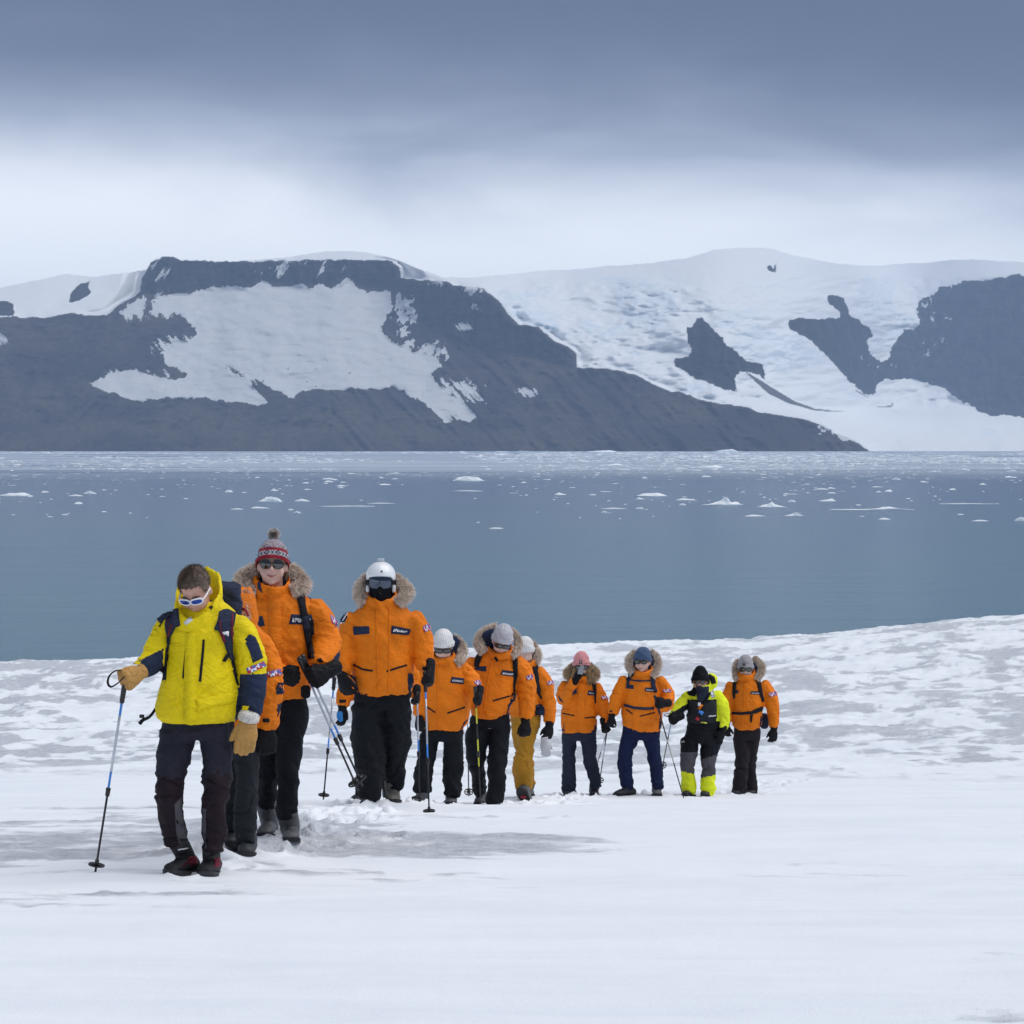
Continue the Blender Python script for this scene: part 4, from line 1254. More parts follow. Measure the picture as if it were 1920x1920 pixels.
M_NAVYTR = cloth('dark_blue_cloth', (0.008, 0.014, 0.050))
M_MUST = cloth('mustard_cloth', (0.42, 0.20, 0.012))
M_BRNBLK = cloth('brown_black_cloth', (0.020, 0.016, 0.019))
M_STRAP = cloth('black_webbing', (0.012, 0.013, 0.018), 0.7, 0.0)
M_REDP = cloth('dark_red_piping', (0.16, 0.012, 0.03))
M_GREYK = cloth('grey_knit', (0.36, 0.35, 0.37), 0.9, 0.15, 0.5)
M_GREYK2 = cloth('mid_grey_knit', (0.25, 0.25, 0.27), 0.9, 0.15, 0.5)
M_WHITEK = cloth('white_knit', (0.78, 0.77, 0.76), 0.9, 0.15, 0.5)
M_PINKK = cloth('pink_knit', (0.72, 0.30, 0.31), 0.9, 0.15, 0.5)
M_BLUEK = cloth('blue_knit', (0.055, 0.098, 0.19), 0.9, 0.15, 0.5)
M_BLACKK = cloth('black_knit', (0.008, 0.009, 0.012), 0.9, 0.0, 0.5)
M_REDK = cloth('red_knit', (0.28, 0.012, 0.025), 0.9, 0.1, 0.5)
M_LGREYK = cloth('pale_grey_knit', (0.50, 0.49, 0.53), 0.9, 0.1, 0.5)
M_DNAVYK = cloth('dark_navy_knit', (0.03, 0.03, 0.06), 0.9, 0.1, 0.5)
M_LEATHER = cloth('tan_leather', (0.50, 0.27, 0.075), 0.55, 0.1, 0.5)
M_FLEECE = cloth('cream_fleece', (0.74, 0.70, 0.64), 0.95, 0.5, 0.9)
M_GLOVE = cloth('black_glove', (0.009, 0.009, 0.011), 0.6, 0.0, 0.5)
M_GBLUE = cloth('blue_glove_panel', (0.03, 0.20, 0.52))
M_SKIN = plain('skin', (0.56, 0.31, 0.235), 0.5, 0, 0.4, 0.12, 90, 0.06)
M_SKIN2 = plain('pale_skin', (0.64, 0.42, 0.35), 0.5, 0, 0.4, 0.12, 90, 0.06)
M_LIP = plain('lips', (0.36, 0.11, 0.10), 0.4)
M_TEETH = plain('teeth', (0.75, 0.71, 0.64), 0.3)
M_RUBBER = plain('grey_rubber', (0.085, 0.088, 0.095), 0.5, 0, 0.4, 0.3, 40, 0.35)
M_RUBBERD = plain('dark_rubber', (0.03, 0.032, 0.038), 0.55, 0, 0.4, 0.3, 40, 0.4)
M_TAUPE = plain('taupe_boot', (0.145, 0.135, 0.118), 0.7, 0, 0.3, 0.4, 40, 0.4)
M_SOLE = plain('sole_rubber', (0.018, 0.018, 0.02), 0.7)
M_RED = plain('red_rubber', (0.30, 0.02, 0.035), 0.5)
M_SNOWCAKE = plain('caked_snow', (0.80, 0.82, 0.86), 0.8)
M_LENS = plain('dark_lens', (0.010, 0.011, 0.012), 0.06, 0, 0.7, 0, 60, 0.1, 1.0)
M_LENSB = plain('blue_mirror_lens', (0.02, 0.055, 0.30), 0.12, 0.7, 0.6)
M_LENSM = plain('mirror_lens', (0.085, 0.10, 0.135), 0.05, 0.9, 0.6)
M_FRAMEW = plain('white_plastic', (0.80, 0.80, 0.82), 0.3, 0, 0.5)
M_FRAMEK = plain('black_plastic', (0.010, 0.010, 0.011), 0.3, 0, 0.5)
M_ALU = plain('silver_tube', (0.50, 0.53, 0.58), 0.35, 0.6, 0.5)
M_PBLUE = plain('blue_tube', (0.04, 0.23, 0.68), 0.35, 0.1, 0.5)
M_PBLACK = plain('black_tube', (0.014, 0.015, 0.019), 0.35, 0.2, 0.5)
M_PYEL = plain('yellow_tube', (0.62, 0.62, 0.03), 0.35, 0.0, 0.5)
M_FWHITE = plain('badge_white', (0.75, 0.75, 0.80), 0.7)
M_FBLUE = plain('badge_blue', (0.10, 0.12, 0.42), 0.7)
M_FRED = plain('badge_red', (0.50, 0.03, 0.05), 0.7)
M_WHITE = plain('white_print', (0.80, 0.80, 0.82), 0.6)
M_PRINTG = plain('grey_print', (0.62, 0.64, 0.66), 0.6)
M_GREYCL = cloth('pale_grey_cloth', (0.50, 0.50, 0.52))
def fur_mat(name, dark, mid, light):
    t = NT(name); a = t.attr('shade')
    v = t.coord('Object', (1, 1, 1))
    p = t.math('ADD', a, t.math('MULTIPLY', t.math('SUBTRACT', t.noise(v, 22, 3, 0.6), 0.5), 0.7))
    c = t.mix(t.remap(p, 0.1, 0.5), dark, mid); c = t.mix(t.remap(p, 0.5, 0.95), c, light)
    t.inp('Base Color', c); t.inp('Roughness', 0.8); t.inp('Specular IOR Level', 0.2)
    return t.m
M_FUR = fur_mat('coyote_fur', (0.44, 0.345, 0.27), (0.74, 0.62, 0.52), (0.88, 0.79, 0.70))
M_FURT = fur_mat('tan_fur', (0.26, 0.18, 0.11), (0.58, 0.43, 0.28), (0.76, 0.63, 0.47))
M_HAIR = fur_mat('brown_hair', (0.085, 0.064, 0.051), (0.175, 0.132, 0.106), (0.30, 0.235, 0.19))
M_HAIRB = fur_mat('blond_hair', (0.10, 0.06, 0.03), (0.30, 0.19, 0.09), (0.48, 0.34, 0.18))
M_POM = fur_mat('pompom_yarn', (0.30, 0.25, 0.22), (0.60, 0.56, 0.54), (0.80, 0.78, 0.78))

# ------------------------------------------------------------------ trekking poles
def pole(pts, d, label, cols, offs=(0, 0), grip=0.13, r=.0074, basket=True, strap=None, tipc=None, topgrip=True, knob=True):
    """pts: (top px, tip px); cols: list of (fraction from, to, material, name) along the shaft below the grip"""
    a = P(*pts[0], d - offs[0]); b = P(*pts[1], d - offs[1])
    root = bpy.data.objects.new('trekking_pole', None); link(root); root.location = b; root.empty_display_size = .1
    tag(root, label, 'trekking pole', 'trekking poles of the hikers')
    L = (b - a).length; t = (b - a).normalized()
    def tube(name, p, q, r0, r1, mat, n=10):
        V, Fc = limb([p, p.lerp(q, .5), q], [r0, (r0 + r1) / 2, r1], n, 1.0, 9)
        return put_py(name, V, Fc, mat, root, root)
    if topgrip:
        V, Fc = limb([a - t * .012, a, a + t * .03, a + t * .07, a + t * grip], [.014, .019, .0165, .0155, .0135], 12, 1, .012)
        put_py('grip', V, Fc, M_FRAMEK, root, root)
    s0 = a + t * (grip if topgrip else 0); SL = (b - s0).length
    for f0, f1, mat in cols:
        rr = r * (1.0 - .25 * f0)
        tube('shaft', s0 + t * SL * f0, s0 + t * SL * f1, rr, rr * .96, mat)
    if knob:
        for f0, f1, mat in cols[:-1]:
            if mat in (M_PBLUE, M_PYEL) and f1 > .45:
                tube('lock', s0 + t * (SL * f1 - .012), s0 + t * (SL * f1 + .03), .014, .012, M_FRAMEK)
                break
    tube('tip', b - t * .05, b, .006, .003, tipc or M_ALU, 8)
    if basket:
        c = b - t * .055; V, Fc = [], []
        u = t.cross(Vector((0, 1, 0.2))).normalized(); v = u.cross(t).normalized(); n = 20
        for rad, z in ((.046, -.004), (.046, .004), (.037, .005), (.037, -.003)):
            for i in range(n): V.append(c + (u * math.cos(i * 2 * math.pi / n) + v * math.sin(i * 2 * math.pi / n)) * rad + t * z)
        for k in range(4):
            for i in range(n): Fc.append((k * n + i, k * n + (i + 1) % n, ((k + 1) % 4) * n + (i + 1) % n, ((k + 1) % 4) * n + i))
        for i in range(6):
            an = i * math.pi / 3; dr = u * math.cos(an) + v * math.sin(an)
            v_, f_ = limb([c + dr * .004, c + dr * .041], [.007, .005], 6, 1, 9); bb = len(V); V += v_; Fc += [tuple(q + bb for q in x) for x in f_]
        v_, f_ = limb([c - t * .03, c + t * .012], [.011, .013], 8, 1, 9); bb = len(V); V += v_; Fc += [tuple(q + bb for q in x) for x in f_]
        put_py('basket', V, Fc, M_FRAMEK, root, root, smooth=False)
    if strap:
        ps = [P(x, y, d - offs[0] - o) for x, y, o in strap]
        V, Fc = [], []
        q_, _ = resample(ps, [1] * len(ps), .012)
        for i, p in enumerate(q_):
            tt = (q_[min(i + 1, len(q_) - 1)] - q_[max(i - 1, 0)]).normalized(); w = tt.cross(Vector((.35, 1, .35))).normalized(); nrm = w.cross(tt)
            for sx, sn in ((-1, -1), (1, -1), (1, 1), (-1, 1)): V.append(p + (w * .35 + Vector((0, 0.94, 0))) .normalized() * .011 * sx + nrm * .0015 * sn)
        for i in range(len(q_) - 1):
            for k in range(4): Fc.append((i * 4 + k, i * 4 + (k + 1) % 4, i * 4 + 4 + (k + 1) % 4, i * 4 + 4 + k))
        put_py('wrist_strap', V, Fc, M_STRAP, root, root, smooth=False)
    return root
BLU = [(0, .075, M_PBLUE), (.075, .44, M_ALU), (.44, .545, M_PBLUE), (.545, 1, M_PBLACK)]

class Pack:
    """a rucksack worn by person p: bag behind the back, straps lying on the jacket"""
    def __init__(s, p, box, label, mat=None, deep=.11, off=-.30, lid=True, group='rucksacks worn by the hikers'):
        l, r, t, b = box
        s.p = p; s.root = bpy.data.objects.new('backpack', None); link(s.root); s.root.location = p.J((l + r) / 2, b, off)
        s.root.empty_display_size = .1
        tag(s.root, label, 'backpack', group)
        k = p.m
        c = p.J((l + r) / 2, (t + b) / 2, off)
        parts = [box_part(c, (r - l) / 2 * k, deep, (b - t) / 2 * k, None, .3)]
        if lid: parts.append(box_part(p.J((l + r) / 2, t + 12, off + .02), (r - l) / 2 * k * .96, deep * 1.05, .05, None, .5))
        A, N, Q = fuse(parts, .012, 3); A = wrinkle(A, N, .012, p.seed + 31, (), .12, .09, .8)
        put('bag', A, Q, mat or M_NAVYP, s.root, s.root)
    def strap(s, line, width, t=.014, mat=None, name='shoulder_strap', on='jacket'):
        p = s.p; keep = p.root; old = p.jk
        o = p.ribbon(name, line, width, on, mat or M_STRAP, t, parent=s.root)
        o.location = Vector(keep.location) - Vector(s.root.location)
        return o
    def poly(s, name, pts, mat, t=.016, on='jacket'):
        p = s.p; o = p.poly(name, pts, on, mat, t, parent=s.root)
        o.location = Vector(p.root.location) - Vector(s.root.location); return o
def parka(p, flap, zips=(), patches=(), tabs=(), panels=(), logo=None, flags=None, mat=None):
    """the fittings that all the orange parkas share"""
    if flap: p.ribbon('storm_flap', flap[0], flap[1], 'jacket', mat or M_ORANGE, .006)
    for z in zips: p.ribbon('zip', z[0], z[1], 'jacket', M_STRAP, .004)
    for q in patches: p.quad('chest_patch', q, 'jacket', M_NAVY, .005)
    for q in tabs: p.quad('cuff_tab', q, 'jacket', M_STRAP, .007, nx=3, ny=2)
    for q in panels: p.poly('side_panel', q, 'jacket', M_NAVY, .004)
    if logo: p.logo(logo, 'jacket', M_WHITE)
    if flags: p.flags(flags)
# ------------------------------------------------------------------ the hikers
def foot(p, px, py, off, dirx, shaft, mat, sole=M_SOLE, ln=.30, lift=0.0, up=None, tread=None, kind='rubber_boot', shaft_r=.062, wd=.052, diry=-1.0, dirz=.09):
    """boot whose toe tip touches down at pixel (px, py); shaft = pixel and offset of the top of the boot"""
    t = Vector((dirx, diry, dirz)).normalized()
    u = Vector(up) if up is not None else Vector((0, 0, 1)); u = (u - t * u.dot(t)).normalized()
    toe = p.J(px, py, off)
    a = toe - t * .205 * ln / .30 + u * .075
    return p.boot(a, t, p.J(*shaft), mat, sole, ln, wd, shaft_r, u, tread, kind=kind)
def mouth(p, z=-.066, w=.025, smile=.006, teeth=True):
    """lips laid on the face"""
    def px_of(v):
        q = p.hl(v); return (960 + F * q.x / q.y, HOR + F * (CAMZ - q.z) / q.y)
    pts = [px_of((x, -.09, z + dz)) for x, dz in ((-w, smile), (-w * .5, .0035 + smile * .2), (0, .003), (w * .5, .0035 + smile * .2), (w, smile), (w * .5, -.004 + smile * .2), (0, -.006), (-w * .5, -.004 + smile * .2))]
    o = p.poly('lips', pts, 'body', M_LIP, .0022, parent=p.bo)
    if teeth:
        pts = [px_of((x, -.09, z + dz)) for x, dz in ((-w * .7, smile * .6), (0, .002), (w * .7, smile * .6), (0, -.004))]
        p.poly('teeth', pts, 'body', M_TEETH, .0036, parent=p.bo)
def brows(p, mat):
    for sd in (-1, 1):
        V, Fc = limb([p.hl((sd * .016, -.093, .024)), p.hl((sd * .035, -.091, .029)), p.hl((sd * .055, -.078, .024))], [.004, .005, .003], 8, 1, .01)
        put_py('eyebrow', V, Fc, mat, p.root, p.bo)

# ---- the leader in yellow
p = Person(14.9, (365, 1640), 'bareheaded hiker in yellow jacket and white sunglasses leading the file', .0095)
M_CUT = [M_YELLOW, M_NAVY]
def z1(s, C):
    px = 960 + F * C[:, 0] / C[:, 1]; py = HOR + F * (CAMZ - C[:, 2]) / C[:, 1]
    left = (px < 306) & (C[:, 1] < 14.9 - .012) & (py + 0.50 * (px - 262) > 1238) & ~((py > 1276) & (px > 286))
    yel = (px > 253) & (px < 264) & (py > 1240) & (py < 1275) & (py - 1252 < (px - 250) * 2.4)
    right = (py > 1263) & (px > 447 + np.clip((1290 - py) * .12, -6, 6))
    return ((left & ~yel) | right).astype(int)
p.jacket([(1353, 303, 442, .155), (1343, 294, 449, .175), (1325, 291, 451, .178), (1295, 298, 450, .17), (1262, 308, 443, .16), (1228, 314, 436, .158), (1190, 314, 442, .16), (1163, 314, 448, .15), (1145, 324, 438, .125), (1130, 338, 420, .10)],
         [[(325, 1166, 24), (306, 1192, 24, .0), (288, 1234, 23, .06), (268, 1252, 19, .13), (250, 1263, 15.5, .19)],
          [(440, 1172, 25), (461, 1200, 27), (470, 1238, 30, -.01), (473, 1266, 27, .0), (473, 1298, 24, .03), (471, 1338, 18, .07)]],
         None, M_YELLOW, .008, zones=z1, mats=M_CUT,
         extra=[band([p.J(*q) for q in ((354, 1172, .17), (339, 1162, .14), (330, 1142, .06), (336, 1116, -.10), (358, 1100, -.18), (386, 1092, -.18), (406, 1102, -.10), (413, 1125, .0), (405, 1150, .10), (380, 1166, .155))],
                     [q * p.m for q in (13, 13, 17, 24, 30, 33, 32, 28, 20, 14)], .015),
                ring_loft(p.rings([(1195, 338, 418, .10, .07), (1182, 334, 420, .12, .06), (1172, 338, 414, .11, .05), (1164, 348, 404, .08, .03)]), 18)])
parka(p, ([(359, 1186), (357, 1250), (356, 1352)], [20, 22, 24]), zips=[([(349, 1221), (344, 1272)], 4.5), ([(382, 1199), (380, 1226), (375, 1278)], [4, 4.5, 5])], mat=M_YELLOW)
p.poly('pocket_flap', [(367, 1311), (437, 1298), (438, 1316), (400, 1324), (372, 1331)], 'jacket', M_YELLOW, .010)
p.poly('pocket_flap', [(316, 1317), (339, 1309), (334, 1320), (323, 1324)], 'jacket', M_YELLOW, .009)
p.poly('shoulder_panel', [(459, 1199), (468, 1189), (478, 1194), (485, 1209), (493, 1233), (474, 1243), (468, 1222), (460, 1205), (464, 1203)], 'jacket', M_NAVY, .004)
p.flags([(462, 1253), (494, 1240), (498, 1249), (465, 1264)])
p.quad('cuff_tab', [(456, 1324), (467, 1324), (462, 1337), (455, 1337)], 'jacket', M_YELLOW, .007)
p.quad('cuff_tab', [(469, 1327), (475, 1327), (475, 1333), (468, 1333)], 'jacket', M_STRAP, .007)
p.quad('chin_badge', [(345, 1167), (358, 1156), (362, 1163), (349, 1172)], 'jacket', M_PRINTG, .004)
p.ribbon('seam', [(440, 1250), (410, 1278), (378, 1298)], 2.2, 'jacket', M_YELLOW, .006)
p.ribbon('hood_toggle', [(394, 1141), (399, 1137)], [7, 2], 'jacket', M_CHAR, .008)
def z1t(s, C):
    py = HOR + F * (CAMZ - C[:, 2]) / C[:, 1]
    return (py + 46 * fbm(C[:, 0] / .035, C[:, 2] / .06, 4, 3) > 1452).astype(int)
p.trousers([(1338, 304, 440, .12), (1365, 299, 443, .135), (1385, 298, 441, .125)],
           [[(334, 1372, 38), (330, 1400, 34), (323, 1435, 28, .02), (319, 1470, 26, .05), (321, 1505, 24, .03), (324, 1548, 25, .0), (329, 1580, 21, -.01)],
            [(405, 1372, 36), (406, 1400, 32), (406, 1435, 29, .02), (406, 1470, 27, .04), (404, 1505, 25, .03), (402, 1555, 24, .02), (398, 1596, 19, .03)]], M_P1TR, .011, zones=z1t, mats=[M_P1TR, M_P1TRB])
p.poly('shin_panel', [(327, 1508), (343, 1492), (350, 1560), (349, 1578), (335, 1582), (330, 1560)], 'trousers', M_GREYPAN, .003, p.tr)
p.poly('shin_panel', [(378, 1515), (387, 1517), (384, 1560), (380, 1592), (375, 1588)], 'trousers', M_GREYPAN, .003, p.tr)
p.head(367, 1108, .10, yaw=-13, pitch=36, roll=-5, k=.95, neck_to=(378, 1165, -.02))
for q in (foot(p, 318, 1643, .10, -.38, (333, 1578, .0), M_SOLE, M_RUBBERD, .31, kind='hiking_boot', shaft_r=.058, wd=.054),
          foot(p, 387, 1647, .12, -.03, (397, 1592, .03), M_SOLE, M_RUBBERD, .31, kind='hiking_boot', shaft_r=.055, wd=.054)):
    s0 = q
    bvk = BVHTree.FromPolygons([v.co + p.root.location for v in q.data.vertices], [tuple(f.vertices) for f in q.data.polygons]); p.bvh['boot'] = bvk
    xs = [960 + F * (v.co.x + p.root.location.x) / (v.co.y + p.root.location.y) for v in q.data.vertices]; x0, x1 = min(xs), max(xs)
    ys = [HOR + F * (CAMZ - v.co.z - p.root.location.z) / (v.co.y + p.root.location.y) for v in q.data.vertices]; y1 = max(ys)
    w = x1 - x0
    p.poly('red_panel', [(x1 - .34 * w, y1 - 30), (x1 - .10 * w, y1 - 34), (x1 - .08 * w, y1 - 16), (x1 - .30 * w, y1 - 14)], 'boot', M_REDP, .003, q)
    for kx in range(3):
        p.ribbon('lace', [(x0 + .30 * w + kx * 3, y1 - 26 - 9 * kx), (x0 + .60 * w + kx * 2, y1 - 29 - 9 * kx)], 2.0, 'boot', M_PRINTG if kx == 2 else M_STRAP, .004, q)
gl = p.fist(P(231, 1276, 14.9 - .27), (-.59, -.66, -.40), (.13, .0, 1), M_LEATHER, 1.12, None, 1.16, back=(-.4, -.6, .6))
V, Fc = limb([P(256, 1260, 14.9 - .17), P(250, 1264, 14.9 - .195)], [.049, .049], 18, 1, .008); put_py('fleece_cuff', V, Fc, M_FLEECE, p.root, gl)
gl = p.glove(p.J(465, 1352, .09), (-.12, -.12, -1), (.15, -1, .1), (-1, -.1, 0), M_LEATHER, (10, 16, 14), 1.18, 1, 8, None, fat=1.18, tout=34, mitt=.35)
V, Fc = limb([p.J(471, 1337, .07), p.J(466, 1346, .085), p.J(464, 1352, .09)], [.054, .062, .054], 20, 1, .006); put_py('fleece_cuff', V, Fc, M_FLEECE, p.root, gl)
p.finish_body()
# short cropped hair
rs = np.random.RandomState(5); HV, HF, HS = [], [], []
nc, nr = 48, 16
for k in range(nr + 1):
    for i in range(nc):
        a = 2 * math.pi * i / nc; fr = (1 - math.sin(a)) / 2; side = abs(math.cos(a))
        z0 = -.055 + .045 * float(sstep(.15, .5, np.array(fr))) + .088 * float(sstep(.66, .86, np.array(fr))) + .004 * math.sin(i * 2.1)
        th0 = math.acos(max(-1, min(1, (z0 - .045) / .09))); th = th0 * (1 - k / nr)
        g = 1.0 + .03 * min(1, k / 3) + .03 * min(1, k / 9) + .012 * rs.rand() + .05 * max(0, math.cos(th)) * (.4 + .6 * fr)
        HV.append(p.hl((.077 * g * math.sin(th) * math.cos(a), .012 + .098 * g * math.sin(th) * math.sin(a), .045 + .086 * g * math.cos(th)))); HS.append(.2 + .5 * rs.rand() + (.3 if k < 5 else 0))
for k in range(nr):
    for i in range(nc): HF.append((k * nc + i, k * nc + (i + 1) % nc, (k + 1) * nc + (i + 1) % nc, (k + 1) * nc + i))
nb = len(HV); cen = p.hl((0, .012, .03))
for _ in range(7000):
    v0 = HV[rs.randint(nb)].lerp(HV[rs.randint(max(0, nb - 1))], 0.0) + Vector(rs.normal(0, .003, 3)); o = (v0 - cen).normalized()
    dr = (o + p.hR @ Vector((0, -.5, .35)) + Vector(rs.normal(0, .3, 3))).normalized(); ln = rs.uniform(.006, .016); sd = dr.cross(Vector(rs.normal(0, 1, 3))).normalized() * .0013
    i = len(HV); HV += [v0 - sd, v0 + sd, v0 + dr * ln]; HF.append((i, i + 1, i + 2)); c = float(np.clip(rs.normal(.45, .25), 0, 1)); HS += [c, c, c]
o = put_py('hair', HV, HF, M_HAIR, p.root, p.root); at = o.data.attributes.new('shade', 'FLOAT', 'POINT'); at.data.foreach_set('value', np.array(HS, dtype=np.float32))
p.glasses(M_FRAMEW, M_LENSB, .0315, .0165, .0350, .002, -.103, 2.7, 3.4, .0036, .004, temple=.0045)
brows(p, M_HAIR)
pk = Pack(p, (338, 455, 1096, 1325), 'navy rucksack with dark red piping on the yellow leader', off=-.30, deep=.12)
pk.poly('shoulder_strap', [(411, 1146), (425, 1144), (440, 1151), (437, 1175), (433, 1200), (433, 1222), (436, 1241), (428, 1232), (420, 1206), (411, 1184), (401, 1180), (408, 1162)], M_NAVYP)
pk.poly('shoulder_strap', [(312, 1146), (334, 1142), (338, 1172), (330, 1176), (320, 1195), (316, 1222), (312, 1200), (311, 1170)], M_NAVYP)
pk.poly('shoulder_yoke', [(292, 1160), (310, 1149), (312, 1146), (312, 1156), (300, 1160), (293, 1164)], M_NAVYP, .010)
for ln_ in ([(433, 1152), (431, 1185), (434, 1205)], [(411, 1165), (412, 1184), (419, 1203)], [(322, 1148), (318, 1165), (314, 1180)], [(327, 1170), (322, 1182), (318, 1195)]):
    pk.strap(ln_, 2.6, .020, M_REDP, 'piping')
pk.strap([(436, 1240), (440, 1262), (447, 1285)], 5, .008, None, 'strap_end')
pk.strap([(425, 1228), (418, 1240)], 4, .020, None, 'strap_end')
pk.strap([(313, 1215), (311, 1240), (309, 1275)], 5, .008, None, 'strap_end')
lg = p.poly('logo', [(415, 1184), (418, 1190), (421, 1183), (425, 1183), (425, 1190), (422, 1190), (422, 1186), (419, 1191), (416, 1191)], 'jacket', M_WHITE, .023, parent=pk.root, cuts=1); lg.location = p.root.location - pk.root.location
V, Fc = limb([p.J(454, 1142, -.22), p.J(460, 1144, -.17), p.J(466, 1155, -.16)], [.010, .008, .006], 8, .35, .01); put_py('pull_tab', V, Fc, M_RED, pk.root, pk.root)
V, Fc = limb([p.J(292, 1328, -.05), p.J(287, 1336, .0), p.J(279, 1345, .02), p.J(268, 1350, .03), p.J(262, 1357, .03)], [.008, .008, .008, .010, .011], 8, .3, .01); put_py('hip_belt_end', V, Fc, M_STRAP, pk.root, pk.root)
V, Fc = box_part(p.J(266, 1343, .03), .014, .008, .010, None, .3); put_py('buckle', V, Fc, M_FRAMEK, pk.root, pk.root)
pole([(237, 1262), (178, 1640)], 14.9, 'blue and silver trekking pole planted by the yellow leader at far left', [(0, .075, M_PBLUE), (.075, .40, M_ALU), (.40, .51, M_PBLUE), (.51, 1, M_PBLACK)], (.27, .20), .165, strap=[(236, 1264, .0), (222, 1256, .03), (206, 1266, .05), (202, 1280, .05), (208, 1288, .05), (222, 1280, .05), (233, 1268, .04), (236, 1262, .01)])

# ---- hidden hiker behind the leader
p = Person(15.75, (462, 1605), 'hiker in orange parka mostly hidden behind the yellow leader', .0105)
p.jacket([(1362, 408, 497, .15), (1345, 404, 502, .16), (1300, 404, 504, .16), (1250, 406, 502, .155), (1205, 408, 502, .15), (1188, 416, 497, .14), (1175, 428, 486, .11)],
         [[(485, 1200, 23), (502, 1240, 26), (507, 1280, 25, .02), (504, 1325, 23, .04), (500, 1362, 19, .06)], [(415, 1205, 24), (402, 1250, 25), (400, 1300, 22, .03), (404, 1350, 17, .06)]],
         (455, 1165, 26, .10, 14, 26, 10), M_ORANGE, .012,
         extra=[ell(p.J(455, 1145, -.03), (.088, .15, .14)), ell(p.J(468, 1150, .0), (.045, .09, .16))])
parka(p, None, tabs=[[(493, 1347), (505, 1347), (505, 1354), (493, 1354)]], flags=[(500, 1260), (525, 1254), (528, 1265), (502, 1270)], panels=[[(523, 1290), (533, 1277), (536, 1290), (532, 1302), (526, 1300)], [(520, 1322), (527, 1318), (524, 1335), (520, 1345)]])
p.trousers([(1345, 412, 492, .11), (1375, 412, 495, .12), (1395, 420, 494, .11)], [[(468, 1385, 30), (465, 1440, 24.5, .04), (463, 1500, 22.5, .04), (459, 1556, 20.5, .02), (458, 1580, 19, .02)], [(438, 1385, 27), (437, 1440, 22, -.08), (435, 1500, 19, -.2), (433, 1555, 16, -.3)]], M_CHAR, .010)
p.head(450, 1153, -.02, pitch=10, neck_to=(455, 1190, -.02), k=.82)
foot(p, 461, 1609, .14, .02, (459, 1556, .03), M_RUBBERD, M_SOLE, .30)
foot(p, 424, 1590, -.16, -.25, (433, 1545, -.32), M_RUBBERD, M_SOLE, .30)
p.glove(p.J(500, 1366, .06), (0, -.1, -1), (.2, -1, 0), (-1, 0, 0), M_GLOVE, (30, 35, 25), 1.15, 2, 15, None, fat=1.2, mitt=.3)
p.glove(p.J(404, 1352, .06), (0, -.1, -1), (-.2, -1, 0), (1, 0, 0), M_GLOVE, (30, 35, 25), 1.15, 2, 15, None, fat=1.2, mitt=.3)
p.finish_body()
p.fur([(462, 1112, .02), (458, 1135, .07), (456, 1158, .08), (461, 1182, .06)], .030, 1500, .035)

# ---- tall smiling hiker with the pompom hat
p = Person(16.6, (535, 1580), 'tall smiling hiker in orange parka and patterned red pompom hat', .0105)
p.jacket([(1306, 468, 578, .15), (1290, 463, 584, .165), (1250, 460, 589, .165), (1200, 458, 591, .165), (1160, 458, 592, .16), (1135, 466, 588, .14), (1118, 480, 570, .115), (1106, 490, 552, .09)],
         [[(582, 1140, 25), (601, 1168, 30), (613, 1203, 29, .03), (608, 1232, 26, .13), (596, 1252, 20, .24)], [(470, 1145, 25), (460, 1190, 27), (468, 1230, 25, .06), (500, 1255, 22, .18), (532, 1266, 17, .25)]],
         (511, 1088, 32, .118, 9, 24, 20, .01), M_ORANGE, .013, extra=[ell(p.J(511, 1108, -.15), (.19, .10, .11))])
parka(p, ([(514, 1102), (516, 1180), (517, 1306)], [24, 24, 24]), patches=[[(480, 1157), (492, 1155), (497, 1173), (478, 1176)], [(546, 1152), (585, 1153), (587, 1172), (542, 1170)]],
      logo=[(548, 1156), (582, 1157), (582, 1168), (547, 1167)], tabs=[[(594, 1237), (601, 1234), (606, 1240), (599, 1242)]], flags=[(619, 1153), (628, 1160), (634, 1172), (622, 1168)], panels=[[(639, 1217), (634, 1240), (614, 1264), (604, 1268), (612, 1255), (628, 1230)]])
p.quad('collar_lining', [(483, 1092), (488, 1092), (492, 1112), (484, 1104)], 'jacket', M_NAVY, .004)
p.trousers([(1290, 474, 572, .11), (1318, 474, 578, .12), (1338, 478, 578, .115)], [[(549, 1325, 31), (541, 1400, 24.5, .03), (538, 1455, 21.5, .05), (537, 1505, 20, .04), (537, 1530, 19, .03)], [(500, 1325, 29), (499, 1400, 24, -.05), (500, 1455, 20, -.14), (498, 1510, 17, -.25)]], M_BLACK, .010)
p.head(511, 1060, .02, yaw=3, pitch=-4, roll=2, k=1.02, neck_to=(511, 1105, -.02), skin=M_SKIN2)
foot(p, 546, 1582, .14, .10, (537, 1520, .03), M_RUBBER, M_SOLE, .31, shaft_r=.068)
foot(p, 494, 1573, -.16, -.10, (498, 1505, -.28), M_RUBBER, M_SOLE, .31, shaft_r=.062)
p.fist(P(583, 1272, 16.6 - .33), (-.75, -.6, -.35), (-.30, -.1, 1), M_GLOVE, 1.2, M_GLOVE, 1.25, back=(.3, -1, .2), cufflen=.07)
p.fist(P(556, 1268, 16.6 - .31), (.7, -.6, -.15), (-.30, -.1, 1), M_GLOVE, 1.15, M_GLOVE, 1.2, back=(-.3, -1, .2), cufflen=.06, flip=-1)
V, Fc = box_part(p.J(573, 1297, .20), .030, .018, .040, None, .5); put_py('glove_gauntlet', V, Fc, M_GLOVE, p.root, p.root)
p.finish_body(); mouth(p, -.064, .030, .011, False)
M_MARL = cloth('marled_grey_knit', (0.30, 0.27, 0.30), 0.9, 0.1, 0.7)
